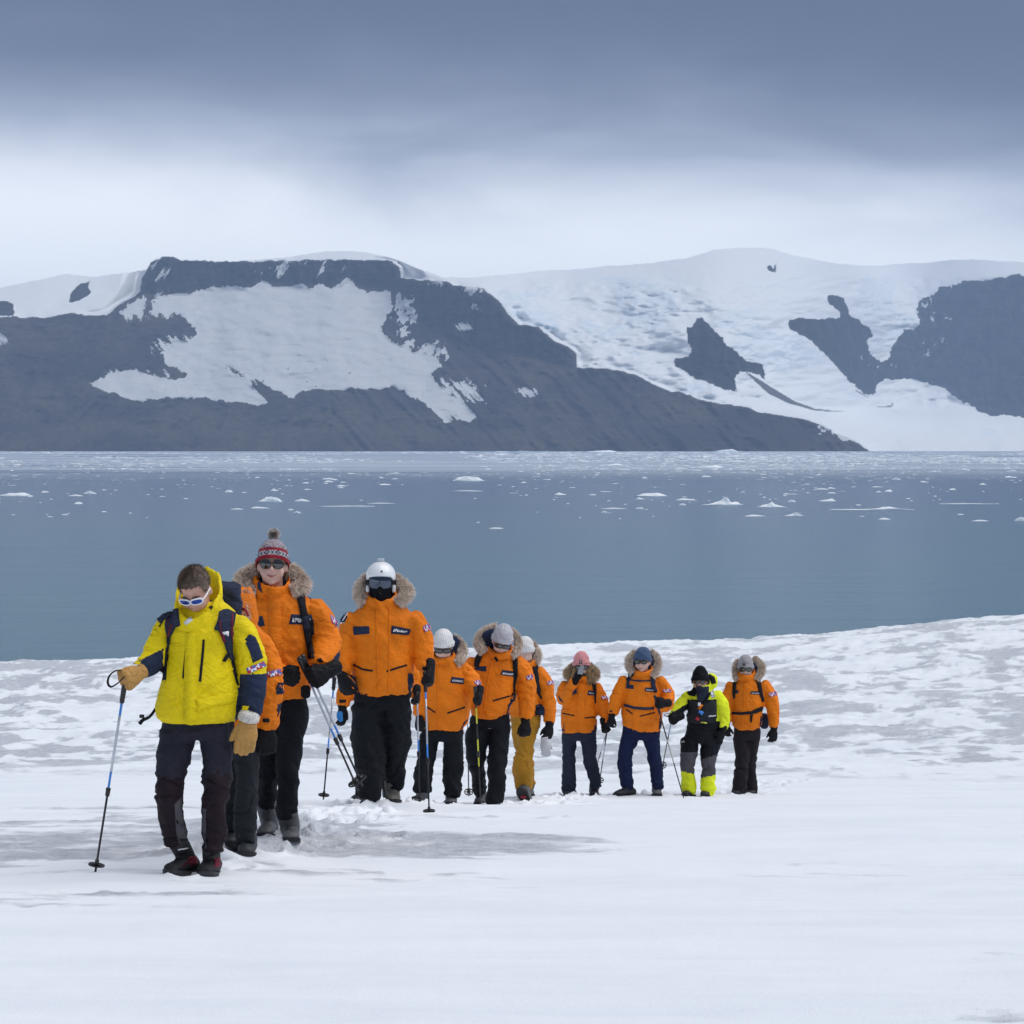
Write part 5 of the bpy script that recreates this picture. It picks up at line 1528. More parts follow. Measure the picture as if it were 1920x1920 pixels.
def knit(r, c):
    if r < .17: return 0
    k = int(c * 104) % 13; q = int((r - .17) / .035)
    if q == 0: return 2 if k % 2 else 3
    if 1 <= q <= 6:
        dia = abs(k - 6) + abs(q - 3.5)
        return 2 if (1.6 < dia < 3.7) or (dia < .8) or (k in (0, 12) and q in (2, 3, 4)) or (k in (1, 11) and q in (1, 5, 6)) else 3
    if q in (7, 8): return 0
    if q == 9: return 2 if k % 3 else 0
    if q == 10: return 0 if k % 2 else 1
    return 1 if (k * 7 + q * 3) % 5 else (0 if (k + q) % 3 == 0 else 3)
p.beanie(None, (.040, -.045), .155, .2, .001, 39, 1.06, .5, mats=[M_REDK, M_MARL, M_DNAVYK, M_LGREYK], pat=knit, nr=30)
rs = np.random.RandomState(8); V, Fc = ell(p.hl((.0, .012, .178)), (.026, .026, .024)); SH = [.5] * len(V); c0 = p.hl((.0, .012, .178))
for _ in range(1500):
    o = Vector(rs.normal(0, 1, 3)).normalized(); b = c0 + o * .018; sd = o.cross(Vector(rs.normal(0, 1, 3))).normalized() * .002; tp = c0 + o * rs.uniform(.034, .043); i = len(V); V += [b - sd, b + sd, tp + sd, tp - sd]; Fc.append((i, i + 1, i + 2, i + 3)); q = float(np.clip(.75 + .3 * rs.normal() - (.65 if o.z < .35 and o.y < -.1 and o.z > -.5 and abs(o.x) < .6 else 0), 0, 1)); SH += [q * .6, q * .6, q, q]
o = put_py('pompom', V, Fc, M_POM, p.root, p.hat); at = o.data.attributes.new('shade', 'FLOAT', 'POINT'); at.data.foreach_set('value', np.array(SH, dtype=np.float32))
p.glasses(M_FRAMEK, M_LENS, .0285, .025, .035, .004, -.103, 2.3, 1.6, .002, .0025, temple=.003)
p.hood(0, .145, .12)
p.fur([(484, 1068, -.05, .6), (465, 1076, -.06, .9), (452, 1090, -.02, 1.0), (460, 1103, .03, 1.0), (477, 1113, .07, .75)], .050, 2600, .045)
p.fur([(540, 1066, -.05, .6), (556, 1078, -.06, .95), (568, 1095, -.01, 1.0), (559, 1103, .05, .9), (547, 1108, .08, .7)], .046, 2600, .045)
pk = Pack(p, (470, 590, 1120, 1290), 'black rucksack on the tall hiker with the pompom hat', M_STRAP)
pk.strap([(566, 1105), (563, 1122), (570, 1155), (577, 1190), (584, 1235)], [14, 12, 12, 13, 12], .016)
pk.strap([(570, 1156), (574, 1180)], 11, .020, M_JEAN, 'strap_pad')
pk.strap([(583, 1162), (584, 1190)], 10, .012, None, 'strap_end')
pole([(562, 1236), (672, 1482)], 16.6, 'trekking pole slanting in the tall pompom hiker\'s gloved hands, outer one of two', BLU, (.33, .05), .14)
pole([(568, 1232), (680, 1474)], 16.62, 'second trekking pole held alongside by the tall hiker with the pompom hat', BLU, (.33, .0), .14)

# ---- hiker with helmet and goggles
p = Person(20.4, (712, 1510), 'hiker in orange parka with white ski helmet, mirrored goggles and black face mask', .011)
p.jacket([(1302, 670, 769, .15), (1290, 664, 774, .165), (1255, 660, 775, .17), (1215, 660, 774, .17), (1180, 656, 777, .165), (1158, 658, 777, .15), (1142, 668, 766, .13), (1130, 684, 748, .10)],
         [[(664, 1158, 20), (651, 1192, 20), (646, 1230, 18.5, .05), (641, 1262, 14.5, .10)], [(770, 1158, 21), (787, 1186, 22), (793, 1217, 20.5, .02), (796, 1252, 14.5, .07)]],
         (714, 1111, 28, .12, 7, 18, 20, .01), M_ORANGE, .013, extra=[ell(p.J(714, 1128, -.16), (.19, .10, .11))])
parka(p, ([(706, 1130), (707, 1200), (710, 1300)], [3.5, 3.5, 3.5]), zips=[([(662, 1246), (680, 1255), (699, 1258)], 3.4), ([(725, 1259), (745, 1252), (763, 1247)], 3.4)],
      patches=[[(662, 1175), (692, 1174), (693, 1188), (664, 1191)], [(735, 1173), (770, 1180), (766, 1191), (733, 1188)]], logo=[(738, 1177), (763, 1181), (761, 1188), (737, 1185)],
      tabs=[[(638, 1264), (648, 1263), (648, 1268), (639, 1269)], [(792, 1250), (802, 1250), (802, 1255), (792, 1255)]], flags=[(793, 1175), (803, 1169), (807, 1181), (796, 1186)],
      panels=[[(657, 1266), (667, 1292), (669, 1303), (662, 1299), (656, 1282)], [(776, 1262), (779, 1292), (767, 1300), (768, 1272)]])
p.ribbon('storm_flap', [(730, 1140), (730, 1250), (728, 1300)], 3.0, 'jacket', M_ORANGE, .006)
p.quad('sleeve_badge', [(646, 1146), (652, 1151), (640, 1170), (634, 1165)], 'jacket', M_WHITE, .005); p.quad('sleeve_badge', [(646, 1148), (650, 1151), (639, 1168), (636, 1165)], 'jacket', M_NAVY, .008)
p.trousers([(1285, 670, 768, .12), (1312, 664, 771, .135), (1330, 664, 770, .125)],
           [[(691, 1325, 31), (690, 1375, 32, .02), (694, 1425, 27, .05), (694, 1470, 24, .04), (694, 1490, 22, .03)], [(744, 1325, 29), (745, 1375, 27, -.02), (741, 1425, 20, -.10), (736, 1470, 15, -.18)]], M_BLACK, .014,
           extra=[ell(p.J(664, 1382, .0), (.035, .06, .035)), ell(p.J(765, 1373, .0), (.035, .06, .03))])
p.head(714, 1092, .03, pitch=2, k=1.0, neck_to=(714, 1135, -.02), skin=M_SKIN2)
foot(p, 688, 1512, .10, -.15, (694, 1485, .03), M_TAUPE, M_SOLE, .31, shaft_r=.078, wd=.058)
foot(p, 738, 1508, .02, .08, (735, 1462, -.18), M_TAUPE, M_SOLE, .31, shaft_r=.066, wd=.058)
p.glove(p.J(642, 1268, .11), (.28, -.35, -1), (-.8, -.6, .1), (.4, -1, 0), M_GLOVE, (35, 45, 30), 1.2, 2, 25, M_GLOVE, fat=1.2)
p.fist(P(798, 1281, 20.4 - .15), (.02, -.45, -1), (-.03, -.5, 1), M_GLOVE, 1.2, M_GLOVE, 1.25, back=(.6, -1, .2), cufflen=.06)
p.finish_body()
# helmet, goggles, balaclava
def shell(zlow, zf, rx, ry, top, n=40, m=14):
    V, Fc = [], []
    for k in range(m + 1):
        for i in range(n):
            a = 2 * math.pi * i / n; fr = (1 - math.sin(a)) / 2
            z0 = zlow + (zf - zlow) * sstep(.55, .9, np.array(fr)); z0 = float(z0)
            th0 = math.acos(max(-1, min(1, (z0 - .045) / (top - .045)))); th = th0 * (1 - k / m)
            V.append(p.hl((rx * math.sin(th) * math.cos(a) * (1.0 if th < 1.57 else .5 + .5 / max(.5, math.sin(th)) * math.sin(th)), .012 + ry * math.sin(th) * math.sin(a), .045 + (top - .045) * math.cos(th))))
    for k in range(m):
        for i in range(n): Fc.append((k * n + i, k * n + (i + 1) % n, (k + 1) * n + (i + 1) % n, (k + 1) * n + i))
    b = len(V); c = p.hl((0, .012, .03))
    for i in range(n): V.append(V[i].lerp(c, .16))
    for i in range(n): Fc.append((b + i, b + (i + 1) % n, (i + 1) % n, i))
    return V, Fc
V, Fc = shell(-.02, .048, .106, .128, .150); hel = put_py('helmet', V, Fc, plain('helmet_white', (.80, .81, .84), .28, 0, .5, 0, 60, .03, .4), p.root, p.root)
for sd in (-1, 1):
    V, Fc = box_part(p.hl((sd * .093, .0, -.045)), .014, .03, .03, p.hR, .5); put_py('ear_guard', V, Fc, M_FRAMEW, p.root, hel)
V, Fc = box_part(p.hl((.0, .01, .160)), .026, .02, .012, p.hR, .3); put_py('camera_mount', V, Fc, plain('clear_grey_plastic', (.55, .60, .68), .2), p.root, hel)
V, Fc = box_part(p.hl((.012, -.108, .088)), .007, .003, .006, p.hR, .3); put_py('badge', V, Fc, M_FRAMEK, p.root, hel)
A, N, Q = fuse([ell(p.hl((0, -.016, -.030)), (.083, .092, .088), p.hR), ell(p.hl((0, -.03, -.085)), (.062, .068, .05), p.hR), ell(p.hl((0, -.094, -.030)), (.026, .030, .034), p.hR), ell(p.hl((-.044, -.056, -.034)), (.036, .036, .038), p.hR), ell(p.hl((.044, -.056, -.034)), (.036, .036, .038), p.hR), limb([p.hl((0, .0, -.06)), p.J(714, 1128, .03)], [.078, .085], 16)], .008, 3)
put('face_mask', A, Q, M_BLACKK, p.root, p.root)
def gog(s0, y0, nx=24, ny=10):
    V, Fc = [], []
    for j in range(ny + 1):
        for i in range(nx + 1):
            u = i / nx * 2 - 1; v = j / ny * 2 - 1
            x = .084 * s0 * u * (1 - .10 * abs(v) ** 3); hgt = .046 * s0 * (1 - .18 * abs(u) ** 4); z = .008 + hgt * v
            if v < 0: z += .020 * math.exp(-(u / .2) ** 2) * (-v)
            y = y0 + 7.0 * x * x - .008 * (1 - v * v)
            V.append(p.hl((x, y, z)))
    for j in range(ny):
        for i in range(nx): a = j * (nx + 1) + i; Fc.append((a, a + 1, a + nx + 2, a + nx + 1))
    return V, Fc
v0, f0 = gog(1.0, -.116); v1, f1 = gog(1.06, -.088); n = len(v0)
edge = [i for i in range(25)] + [25 * (j + 1) - 1 + 0 for j in range(1, 11)] + [25 * 10 + i for i in range(23, -1, -1)] + [25 * j for j in range(9, 0, -1)]
fr_ = [(edge[i], edge[(i + 1) % len(edge)], n + edge[(i + 1) % len(edge)], n + edge[i]) for i in range(len(edge))]
go = put_py('goggles', v0 + v1, fr_ + [tuple(q + n for q in x) for x in f1], M_FRAMEK, p.root, p.root)
v2, f2 = gog(.93, -.1185); put_py('lens', v2, f2, M_LENSM, p.root, go)
for sd in (-1, 1):
    V, Fc = limb([p.hl((sd * .084, -.065, .006)), p.hl((sd * .108, .0, .0)), p.hl((sd * .095, .07, .0))], [.018, .018, .018], 8, .25, .02); put_py('strap', V, Fc, M_STRAP, p.root, go)
p.hood(0, .15, .115, -.06)
p.fur([(692, 1086, -.06, .6), (679, 1097, -.05, .95), (675, 1113, .0, 1.05), (684, 1128, .06, .9)], .053, 2600, .045)
p.fur([(738, 1086, -.06, .6), (753, 1095, -.05, .95), (765, 1109, .0, 1.0), (753, 1122, .05, .9), (744, 1131, .08, .7)], .050, 2600, .045)
pole([(797, 1262), (805, 1534)], 20.4, 'blue trekking pole planted in front by the helmeted hiker', [(0, .06, M_PBLUE), (.06, .42, M_ALU), (.42, .545, M_PBLUE), (.545, 1, M_PBLACK)], (.15, .62), .15)

# ---- hiker hidden behind the helmeted one
p = Person(22.0, (690, 1505), 'shorter hiker in orange parka hidden behind the helmeted hiker, blue palmed glove showing', .014)
p.jacket([(1322, 665, 765, .14), (1300, 660, 770, .155), (1260, 664, 768, .155), (1215, 666, 764, .15), (1195, 676, 754, .13), (1185, 690, 742, .10)], [[(672, 1215, 17), (660, 1255, 18), (650, 1290, 16, .03), (643, 1322, 13, .06)], [(758, 1215, 17), (770, 1255, 17), (776, 1285, 13, .03), (777, 1306, 9, .06)]], (715, 1180, 22, .10, 9, 14, 4), M_ORANGE, .012)
parka(p, None, tabs=[[(636, 1312), (648, 1312), (648, 1317), (637, 1318)]])
p.trousers([(1305, 668, 762, .11), (1330, 668, 762, .12), (1345, 672, 760, .11)], [[(690, 1335, 24), (690, 1400, 21), (688, 1450, 19), (682, 1490, 17)], [(740, 1335, 24), (738, 1400, 20), (735, 1450, 18), (733, 1485, 16)]], M_CHAR)
p.head(714, 1170, .03, pitch=12, k=.95, neck_to=(715, 1200, 0), skin=M_SKIN2)
foot(p, 664, 1508, .08, -.5, (680, 1480, 0), M_RUBBERD, M_SOLE, .28); foot(p, 730, 1506, .05, .1, (733, 1478, 0), M_RUBBERD, M_SOLE, .28)
g = p.glove(p.J(642, 1327, .07), (.0, -.15, -1), (.6, -.7, 0), (.7, .7, 0), M_GLOVE, (20, 28, 20), 1.0, 2, 12, M_GLOVE, fat=1.12)
V, Fc = limb([p.J(637, 1336, .13), p.J(637, 1344, .14), p.J(640, 1352, .14)], [.024, .026, .016], 10, .5, .01); put_py('palm_panel', V, Fc, M_GBLUE, p.root, g)
p.fist(P(776, 1318, 22 - .1), (.05, -.3, -1), (-.05, -.4, 1), M_GLOVE, 1.0, M_GLOVE, 1.1, back=(.6, -1, 0))
p.finish_body(); p.beanie(M_GREYK, (.03, -.04), .145)
pole([(627, 1272), (606, 1503)], 22.0, 'thin upright trekking pole between the tall pompom hiker and the helmeted hiker', BLU, (.12, .55), .10, topgrip=True)
pole([(782, 1300), (787, 1512)], 22.0, 'darker blue pole just left of the helmeted hiker\'s planted pole', [(0, .37, M_ALU), (.37, .50, M_PBLUE), (.50, 1, M_PBLACK)], (.1, .35), .06)

# ---- hiker with the white beanie, head bowed
p = Person(24.6, (815, 1508), 'hiker in white beanie and dark glasses, chin tucked into orange parka', .0115)
p.jacket([(1368, 792, 872, .15, .0), (1355, 788, 880, .16), (1325, 787, 882, .165), (1290, 788, 876, .16), (1262, 790, 872, .155), (1246, 796, 868, .135), (1236, 806, 858, .11), (1230, 814, 850, .09)],
         [[(864, 1250, 14), (880, 1270, 16.5), (890, 1290, 16, .09), (895, 1307, 11, .18)], [(798, 1250, 14), (790, 1280, 15), (787, 1310, 13, .03), (786, 1340, 11, .08)]],
         (831, 1228, 20.5, .112, 6, 13, 10, .035), M_ORANGE, .012, extra=[ell(p.J(836, 1234, -.15), (.16, .09, .10))])
parka(p, ([(821, 1240), (821, 1300), (820, 1368)], 3), zips=[([(800, 1325), (816, 1336)], 2.6), ([(839, 1337), (872, 1326)], 2.8)], patches=[[(847, 1269), (871, 1272), (869, 1283), (844, 1280)], [(803, 1269), (811, 1267), (811, 1278), (804, 1279)]],
      logo=[(848, 1272), (868, 1274.5), (867, 1280.5), (847, 1278)], flags=[(889, 1278), (899, 1275), (902, 1283), (893, 1286)], panels=[[(878, 1348), (882, 1370), (866, 1376), (868, 1362)]])
p.trousers([(1352, 794, 870, .12), (1375, 790, 870, .125), (1388, 792, 868, .115)], [[(805, 1380, 19), (800, 1415, 17, .03), (796, 1448, 18, .08), (792, 1482, 18.5, .12)], [(849, 1380, 19.5), (850, 1415, 18.5, .0), (849, 1450, 18, .0), (848, 1490, 18, .0)]], M_BLACK, .011)
p.head(831, 1211, .09, pitch=24, k=.98, neck_to=(833, 1245, -.02), skin=M_SKIN2)
foot(p, 778, 1500, .30, -.30, (792, 1478, .12), M_RUBBER, M_SOLE, .28, diry=-.45, dirz=.55, up=(-.25, .5, 1), tread=(M_RED, [(.10, .0, .03, .03)]))
foot(p, 846, 1511, .10, .02, (848, 1482, .0), M_RUBBER, M_SOLE, .28)
p.fist(P(892, 1316, 24.6 - .28), (-.05, -.6, -.8), (.02, -.3, 1), M_GLOVE, 1.1, M_GLOVE, 1.15, back=(.3, -1, .3))
p.glove(p.J(786, 1346, .09), (0, -.2, -1), (-.5, -.8, 0), (.6, -.3, 0), M_GLOVE, (40, 50, 30), 1.05, 2, 15, None)
p.finish_body(); mouth(p, -.066, .022, .004, False)
p.beanie(M_WHITEK, (.034, -.04), .150, .28, .0022, 22, 1.05, .2); p.glasses(M_FRAMEK, M_LENS, .033, .019, .036, .002, -.103, 3.0, 2.6, .004, .004)
p.hood(.05, .125, .11, -.05)
p.fur([(849, 1196, -.07, .7), (862, 1206, -.05, 1.0), (868, 1222, -.01, 1.05), (862, 1237, .05, .95), (855, 1244, .08, .7)], .052, 2400, .045)
pole([(891, 1290), (902, 1521)], 24.6, 'yellow and black trekking pole held by the hiker in the white beanie', [(0, .08, M_PBLACK), (.08, .22, M_PYEL), (.22, .36, M_PBLACK), (.36, .48, M_PYEL), (.48, .52, M_PBLACK), (.52, .60, M_PYEL), (.60, 1, M_PBLACK)], (.28, .15), .10, basket=False, tipc=M_PYEL)

# ---- bearded hiker in grey beanie looking down
p = Person(25.2, (920, 1515), 'bearded hiker in light grey beanie and big fur hood looking down', .0115)
p.jacket([(1347, 890, 934, .12, .03), (1338, 882, 953, .16), (1318, 880, 962, .165), (1285, 881, 967, .165), (1255, 882, 969, .155), (1238, 887, 966, .14), (1226, 900, 956, .115), (1218, 912, 948, .09)],
         [[(965, 1240, 16), (982, 1266, 19.5), (987, 1302, 18, .03), (985, 1346, 13, .07)], [(888, 1242, 16), (880, 1272, 17), (876, 1302, 14, .05), (874, 1325, 11, .1)]],
         (938, 1215, 22, .12, 6, 15, 15, .04), M_ORANGE, .012, extra=[ell(p.J(932, 1222, -.15), (.18, .09, .10))])
parka(p, ([(923, 1236), (912, 1290), (907, 1345)], 3), zips=[([(924, 1314), (956, 1305)], 2.8)], patches=[[(892, 1250), (912, 1249), (912, 1259), (890, 1256)], [(942, 1256), (964, 1259), (965, 1269), (938, 1265)]],
      logo=[(943, 1259), (962, 1261.5), (962, 1267), (941, 1264.5)], flags=[(986, 1268), (998, 1264), (999, 1273), (988, 1276)], tabs=[[(983, 1350), (994, 1350), (994, 1354), (983, 1354)]], panels=[[(952, 1322), (964, 1308), (961, 1334), (952, 1345)]])
p.ribbon('zip_pull', [(928, 1232), (933, 1240)], 5, 'jacket', M_STRAP, .008)
p.trousers([(1325, 886, 954, .12), (1350, 881, 956, .13), (1365, 880, 956, .12)], [[(900, 1360, 21), (893, 1395, 21, .0), (894, 1425, 17, -.08), (897, 1455, 13.5, -.2), (899, 1485, 12, -.3)], [(937, 1360, 20), (936, 1395, 19, .03), (933, 1430, 18, .08), (930, 1470, 18, .08), (927, 1502, 16.5, .07)]], M_BLACK, .012)
p.head(941, 1202, .11, yaw=4, pitch=28, roll=12, k=1.0, neck_to=(936, 1235, -.02), skin=M_SKIN2)
foot(p, 898, 1511, -.18, -.12, (899, 1478, -.30), M_RUBBER, M_SOLE, .30); foot(p, 929, 1518, .16, .12, (927, 1495, .07), M_RUBBER, M_SOLE, .30)
p.glove(p.J(985, 1354, .08), (.05, -.25, -1), (.4, -1, 0), (-1, -.2, 0), M_GLOVE, (40, 50, 30), 1.1, 2, 30, M_GLOVE, fat=1.1)
p.fist(p.J(875, 1334, .17), (-.1, -.5, -.8), (0, -.3, 1), M_GLOVE, 1.05, M_GLOVE, 1.1, back=(-.3, -1, .2))
p.finish_body(); mouth(p, -.066, .022, .004, False)
A, N, Q = fuse([ell(p.hl((0, -.052, -.088)), (.050, .040, .030), p.hR), ell(p.hl((-.040, -.030, -.066)), (.026, .036, .034), p.hR), ell(p.hl((.040, -.030, -.066)), (.026, .036, .034), p.hR)], .007, 2); A = A + N * (fbm(A[:, 0] / .01, A[:, 2] / .01, 3, 2) * .006)[:, None]
put('beard', A, Q, plain('beard_hair', (.035, .024, .018), .9, 0, .2, .8, 200), p.root, p.root)
p.beanie(M_LGREYK, (.034, -.04), .158, .26, .0008, 30, 1.06, .2); p.glasses(M_FRAMEK, M_LENS, .033, .017, .036, .004, -.103, 3.2, 2.8, .003, .004)
p.hood(-.045, .135, .095, -.045)
p.fur([(930, 1176, -.10, .8), (914, 1181, -.08, 1.0), (901, 1194, -.02, 1.05), (899, 1210, .04, 1.05), (908, 1223, .10, .85)], .058, 2800, .045)
p.fur([(957, 1182, -.10, .7), (968, 1194, -.06, .9), (973, 1208, .0, .95), (967, 1220, .06, .85), (959, 1229, .10, .7)], .046, 2000, .042)
pk = Pack(p, (890, 968, 1228, 1320), 'dark rucksack on the bearded hiker in light grey beanie', M_STRAP)
pk.strap([(900, 1229), (896, 1240), (893, 1250)], [9, 9, 9]); pk.strap([(966, 1226), (966, 1250), (967, 1266), (964, 1285), (965, 1305)], [9, 9, 8, 4, 3])
pole([(876, 1322), (879, 1492)], 25.6, 'thin dark pole standing behind the bearded hiker\'s leg', [(0, .5, M_ALU), (.5, 1, M_PBLACK)], (.2, -.6), .10)

# ---- hiker in mustard trousers
p = Person(27.0, (988, 1495), 'hiker in mustard yellow trousers half hidden behind the bearded hiker', .012)
p.jacket([(1342, 955, 1008, .14), (1320, 952, 1013, .15), (1290, 954, 1014, .15), (1265, 956, 1014, .145), (1252, 962, 1010, .125), (1244, 970, 1002, .10)], [[(1006, 1256, 13), (1021, 1282, 15.5), (1028, 1312, 14, .02), (1030, 1354, 10.5, .05)], [(962, 1256, 13), (952, 1285, 14), (950, 1320, 11, .03)]], (986, 1238, 17, .11, 6, 12, 8, .02), M_ORANGE, .012)
parka(p, ([(982, 1250), (980, 1340)], 2.5), flags=[(1025, 1278), (1036, 1276), (1037, 1283), (1027, 1285)], tabs=[[(1024, 1352), (1034, 1352), (1034, 1356), (1024, 1356)]], panels=[[(1004, 1322), (1014, 1320), (1013, 1342), (1006, 1342)]])
p.trousers([(1325, 958, 1010, .12), (1350, 958, 1012, .125), (1362, 958, 1010, .12)], [[(990, 1360, 19), (986, 1395, 17, .05), (982, 1425, 19, .08), (980, 1455, 19, .06), (982, 1478, 18, .03)], [(972, 1360, 15), (975, 1395, 14, -.08), (985, 1430, 13, -.15), (992, 1470, 10, -.2)]], M_MUST, .013)
p.head(984, 1222, .05, pitch=18, yaw=6, k=.97, neck_to=(986, 1250, -.02), skin=M_SKIN2)
foot(p, 976, 1484, .40, -.20, (981, 1474, .06), M_RUBBER, M_SOLE, .29, diry=-.5, dirz=.45, up=(0, .5, 1), tread=(M_RED, [(.10, 0, .03, .03), (-.03, 0, .02, .02)]))
foot(p, 994, 1496, -.05, .10, (992, 1470, -.2), M_RUBBER, M_SOLE, .29)
g = p.glove(p.J(1030, 1360, .06), (-.12, -.2, -1), (.5, -1, 0), (-1, -.2, 0), M_GLOVE, (35, 45, 30), 1.15, 2, 25, M_GLOVE, fat=1.05)
p.finish_body(); p.beanie(M_WHITEK, (.034, -.04), .150, .28, .0022, 22, 1.04, .2)
p.hood(.04, .115, .11, -.04)
p.fur([(990, 1204, -.06, .7), (1001, 1213, -.04, .95), (1008, 1228, .0, 1.0), (1003, 1243, .05, .8)], .052, 2000, .045)
pk = Pack(p, (958, 1012, 1254, 1320), 'dark rucksack on the hiker in mustard trousers', M_STRAP); pk.strap([(1003, 1250), (1006, 1275), (1010, 1300), (1016, 1310)], [9, 8, 5, 3])
spare = bpy.data.objects.new('spare_glove', None); link(spare); spare.location = p.J(1022, 1405, .16)
tag(spare, 'pale grey glove dangling from the hand of the hiker in mustard trousers', 'glove')
keep = p.root; p.root = spare
g = p.glove(p.J(1021, 1388, .16), (.12, -.05, -1), (.3, -1, 0), (1, 0, 0), M_GREYCL, (8, 10, 8), 1.05, 3, 10, None, name='shell', fat=1.1)
p.root = keep; g.parent = spare; p.body = []
V, Fc = limb([p.J(1021, 1380, .15), p.J(1021, 1390, .16)], [.03, .036], 12, .5, .01); put_py('wrist_band', V, Fc, M_STRAP, spare, spare)

# ---- hiker photographing with a phone
p = Person(30.3, (1090, 1494), 'hiker in pink beanie raising a phone to take a picture', .0125)
p.jacket([(1373, 1054, 1118, .14), (1360, 1050, 1121, .15), (1330, 1052, 1119, .15), (1305, 1056, 1116, .145), (1285, 1058, 1118, .14), (1276, 1065, 1110, .115), (1270, 1074, 1104, .09)],
         [[(1062, 1284, 12), (1054, 1302, 12.5, .06), (1058, 1312, 12, .14), (1068, 1294, 11, .22), (1077, 1278, 9.5, .26)], [(1115, 1286, 12), (1127, 1311, 13), (1133, 1338, 10.5, .03), (1136, 1360, 8.5, .07)]],
         (1092, 1263, 16, .11, 5, 12, 9, .03), M_ORANGE, .011, extra=[ell(p.J(1090, 1268, -.14), (.18, .09, .10))])
parka(p, ([(1087, 1280), (1083, 1320), (1081, 1370)], 2.2), zips=[([(1054, 1337), (1077, 1342)], 2.2), ([(1096, 1346), (1116, 1344)], 2.2)], patches=[[(1103, 1294), (1117, 1296), (1116, 1304), (1101, 1303)], [(1074, 1296), (1081, 1290), (1082, 1299), (1073, 1304)]],
      logo=[(1104, 1296.5), (1114, 1298), (1114, 1302), (1103, 1301)], flags=[(1127, 1305), (1138, 1305), (1138, 1311), (1128, 1311)], panels=[[(1046, 1303), (1053, 1312), (1058, 1318), (1050, 1314)], [(1048, 1354), (1054, 1366), (1054, 1374), (1048, 1370)], [(1119, 1358), (1122, 1366), (1119, 1374), (1114, 1372)]])
p.ribbon('storm_flap', [(1098, 1285), (1098, 1345)], 2.2, 'jacket', M_ORANGE, .006)
p.trousers([(1358, 1056, 1116, .12), (1378, 1053, 1118, .125), (1388, 1053, 1117, .115)], [[(1067, 1383, 14.5), (1067, 1405, 13), (1066, 1425, 12, .03), (1067, 1457, 13, .03), (1067, 1486, 12.5, .02)], [(1103, 1383, 15), (1105, 1405, 13.5), (1107, 1428, 12.5, .02), (1113, 1452, 12, -.02), (1116, 1474, 11.5, -.05)]], M_JEAN, .010)
p.head(1090, 1249, .06, pitch=6, k=.97, neck_to=(1090, 1280, -.02), skin=M_SKIN2)
foot(p, 1064, 1496, .16, -.12, (1067, 1478, .02), M_RUBBERD, M_SOLE, .27); foot(p, 1115, 1495, .05, .04, (1116, 1470, -.05), M_RUBBERD, M_SOLE, .27)
p.glove(p.J(1079, 1275, .27), (.45, -.1, .75), (-.7, -.7, .2), (-.3, -.2, 1), M_GLOVE, (55, 60, 40), 1.1, 2, 40, M_GLOVE, fat=1.1)
p.fist(p.J(1138, 1371, .11), (.1, -.5, -.85), (.35, -.4, .9), M_GLOVE, 1.1, M_GLOVE, 1.1, back=(.4, -1, .2))
p.finish_body()
p.beanie(M_PINKK, (.030, -.045), .168, .28, .0016, 22, 1.05, .35); p.glasses(M_FRAMEK, M_LENS, .031, .022, .036, .004, -.103, 2.6, 2.0, .003, .004)
V, Fc = box_part(p.hl((-.010, -.108, .062)), .016, .004, .016, p.hR, .15); put_py('hat_badge', V, Fc, M_FRAMEK, p.root, p.hat)
V, Fc = box_part(p.hl((-.010, -.113, .064)), .006, .002, .007, p.hR, .3); put_py('hat_emblem', V, Fc, M_WHITE, p.root, p.hat)
p.hood(0, .14, .09, -.09)
p.fur([(1078, 1248, -.05, .8), (1067, 1256, -.02, 1.0), (1064, 1264, .03, 1.0), (1073, 1271, .09, .7)], .055, 2000, .055, mat=M_FURT)
p.fur([(1104, 1248, -.05, .8), (1115, 1257, -.02, 1.0), (1117, 1268, .04, .9), (1111, 1274, .09, .7)], .055, 2000, .05, mat=M_FURT)
rs = np.random.RandomState(3); V, Fc, SH = [], [], []
for sd in (-1, 1):
    for q in range(260):
        b = p.hl((sd * rs.uniform(.05, .085), -.06 + rs.uniform(-.02, .05), rs.uniform(-.02, .01))); e_ = b + Vector((sd * rs.uniform(.0, .05), rs.uniform(-.03, .02), -rs.uniform(.10, .20))); w_ = Vector((.0035, 0, 0)); i = len(V); V += [b - w_, b + w_, e_ + w_ * .4, e_ - w_ * .4]; Fc.append((i, i + 1, i + 2, i + 3)); c = float(rs.uniform(.1, 1)); SH += [c] * 4
o = put_py('hair', V, Fc, M_HAIRB, p.root, p.root); at = o.data.attributes.new('shade', 'FLOAT', 'POINT'); at.data.foreach_set('value', np.array(SH, dtype=np.float32))
ph = bpy.data.objects.new('phone', None); link(ph); ph.location = p.J(1089, 1256, .34); tag(ph, 'silver phone held up to the face of the hiker in pink beanie', 'phone')
V, Fc = box_part(p.J(1089, 1256, .34), .032, .005, .050, Matrix.Rotation(.12, 3, 'Y'), .2); put_py('case', V, Fc, plain('phone_grey', (.26, .27, .29), .3, .2), ph, ph)
V, Fc = box_part(p.J(1086, 1248.5, .348), .010, .004, .012, None, .4); put_py('camera_lens', V, Fc, M_FRAMEK, ph, ph)
pk = Pack(p, (1062, 1114, 1285, 1345), 'dark rucksack on the hiker in pink beanie', M_STRAP); pk.strap([(1112, 1272), (1114, 1285), (1116, 1300), (1116, 1318)], [9, 8, 5, 2])
POLE2 = [(0, .30, M_PBLACK), (.30, .55, M_ALU), (.55, 1, M_PBLACK)]
pole([(1143, 1354), (1116, 1446)], 30.3, 'shorter slanted pole in the left hand of the hiker in pink beanie', POLE2, (.13, -1.3), .12)
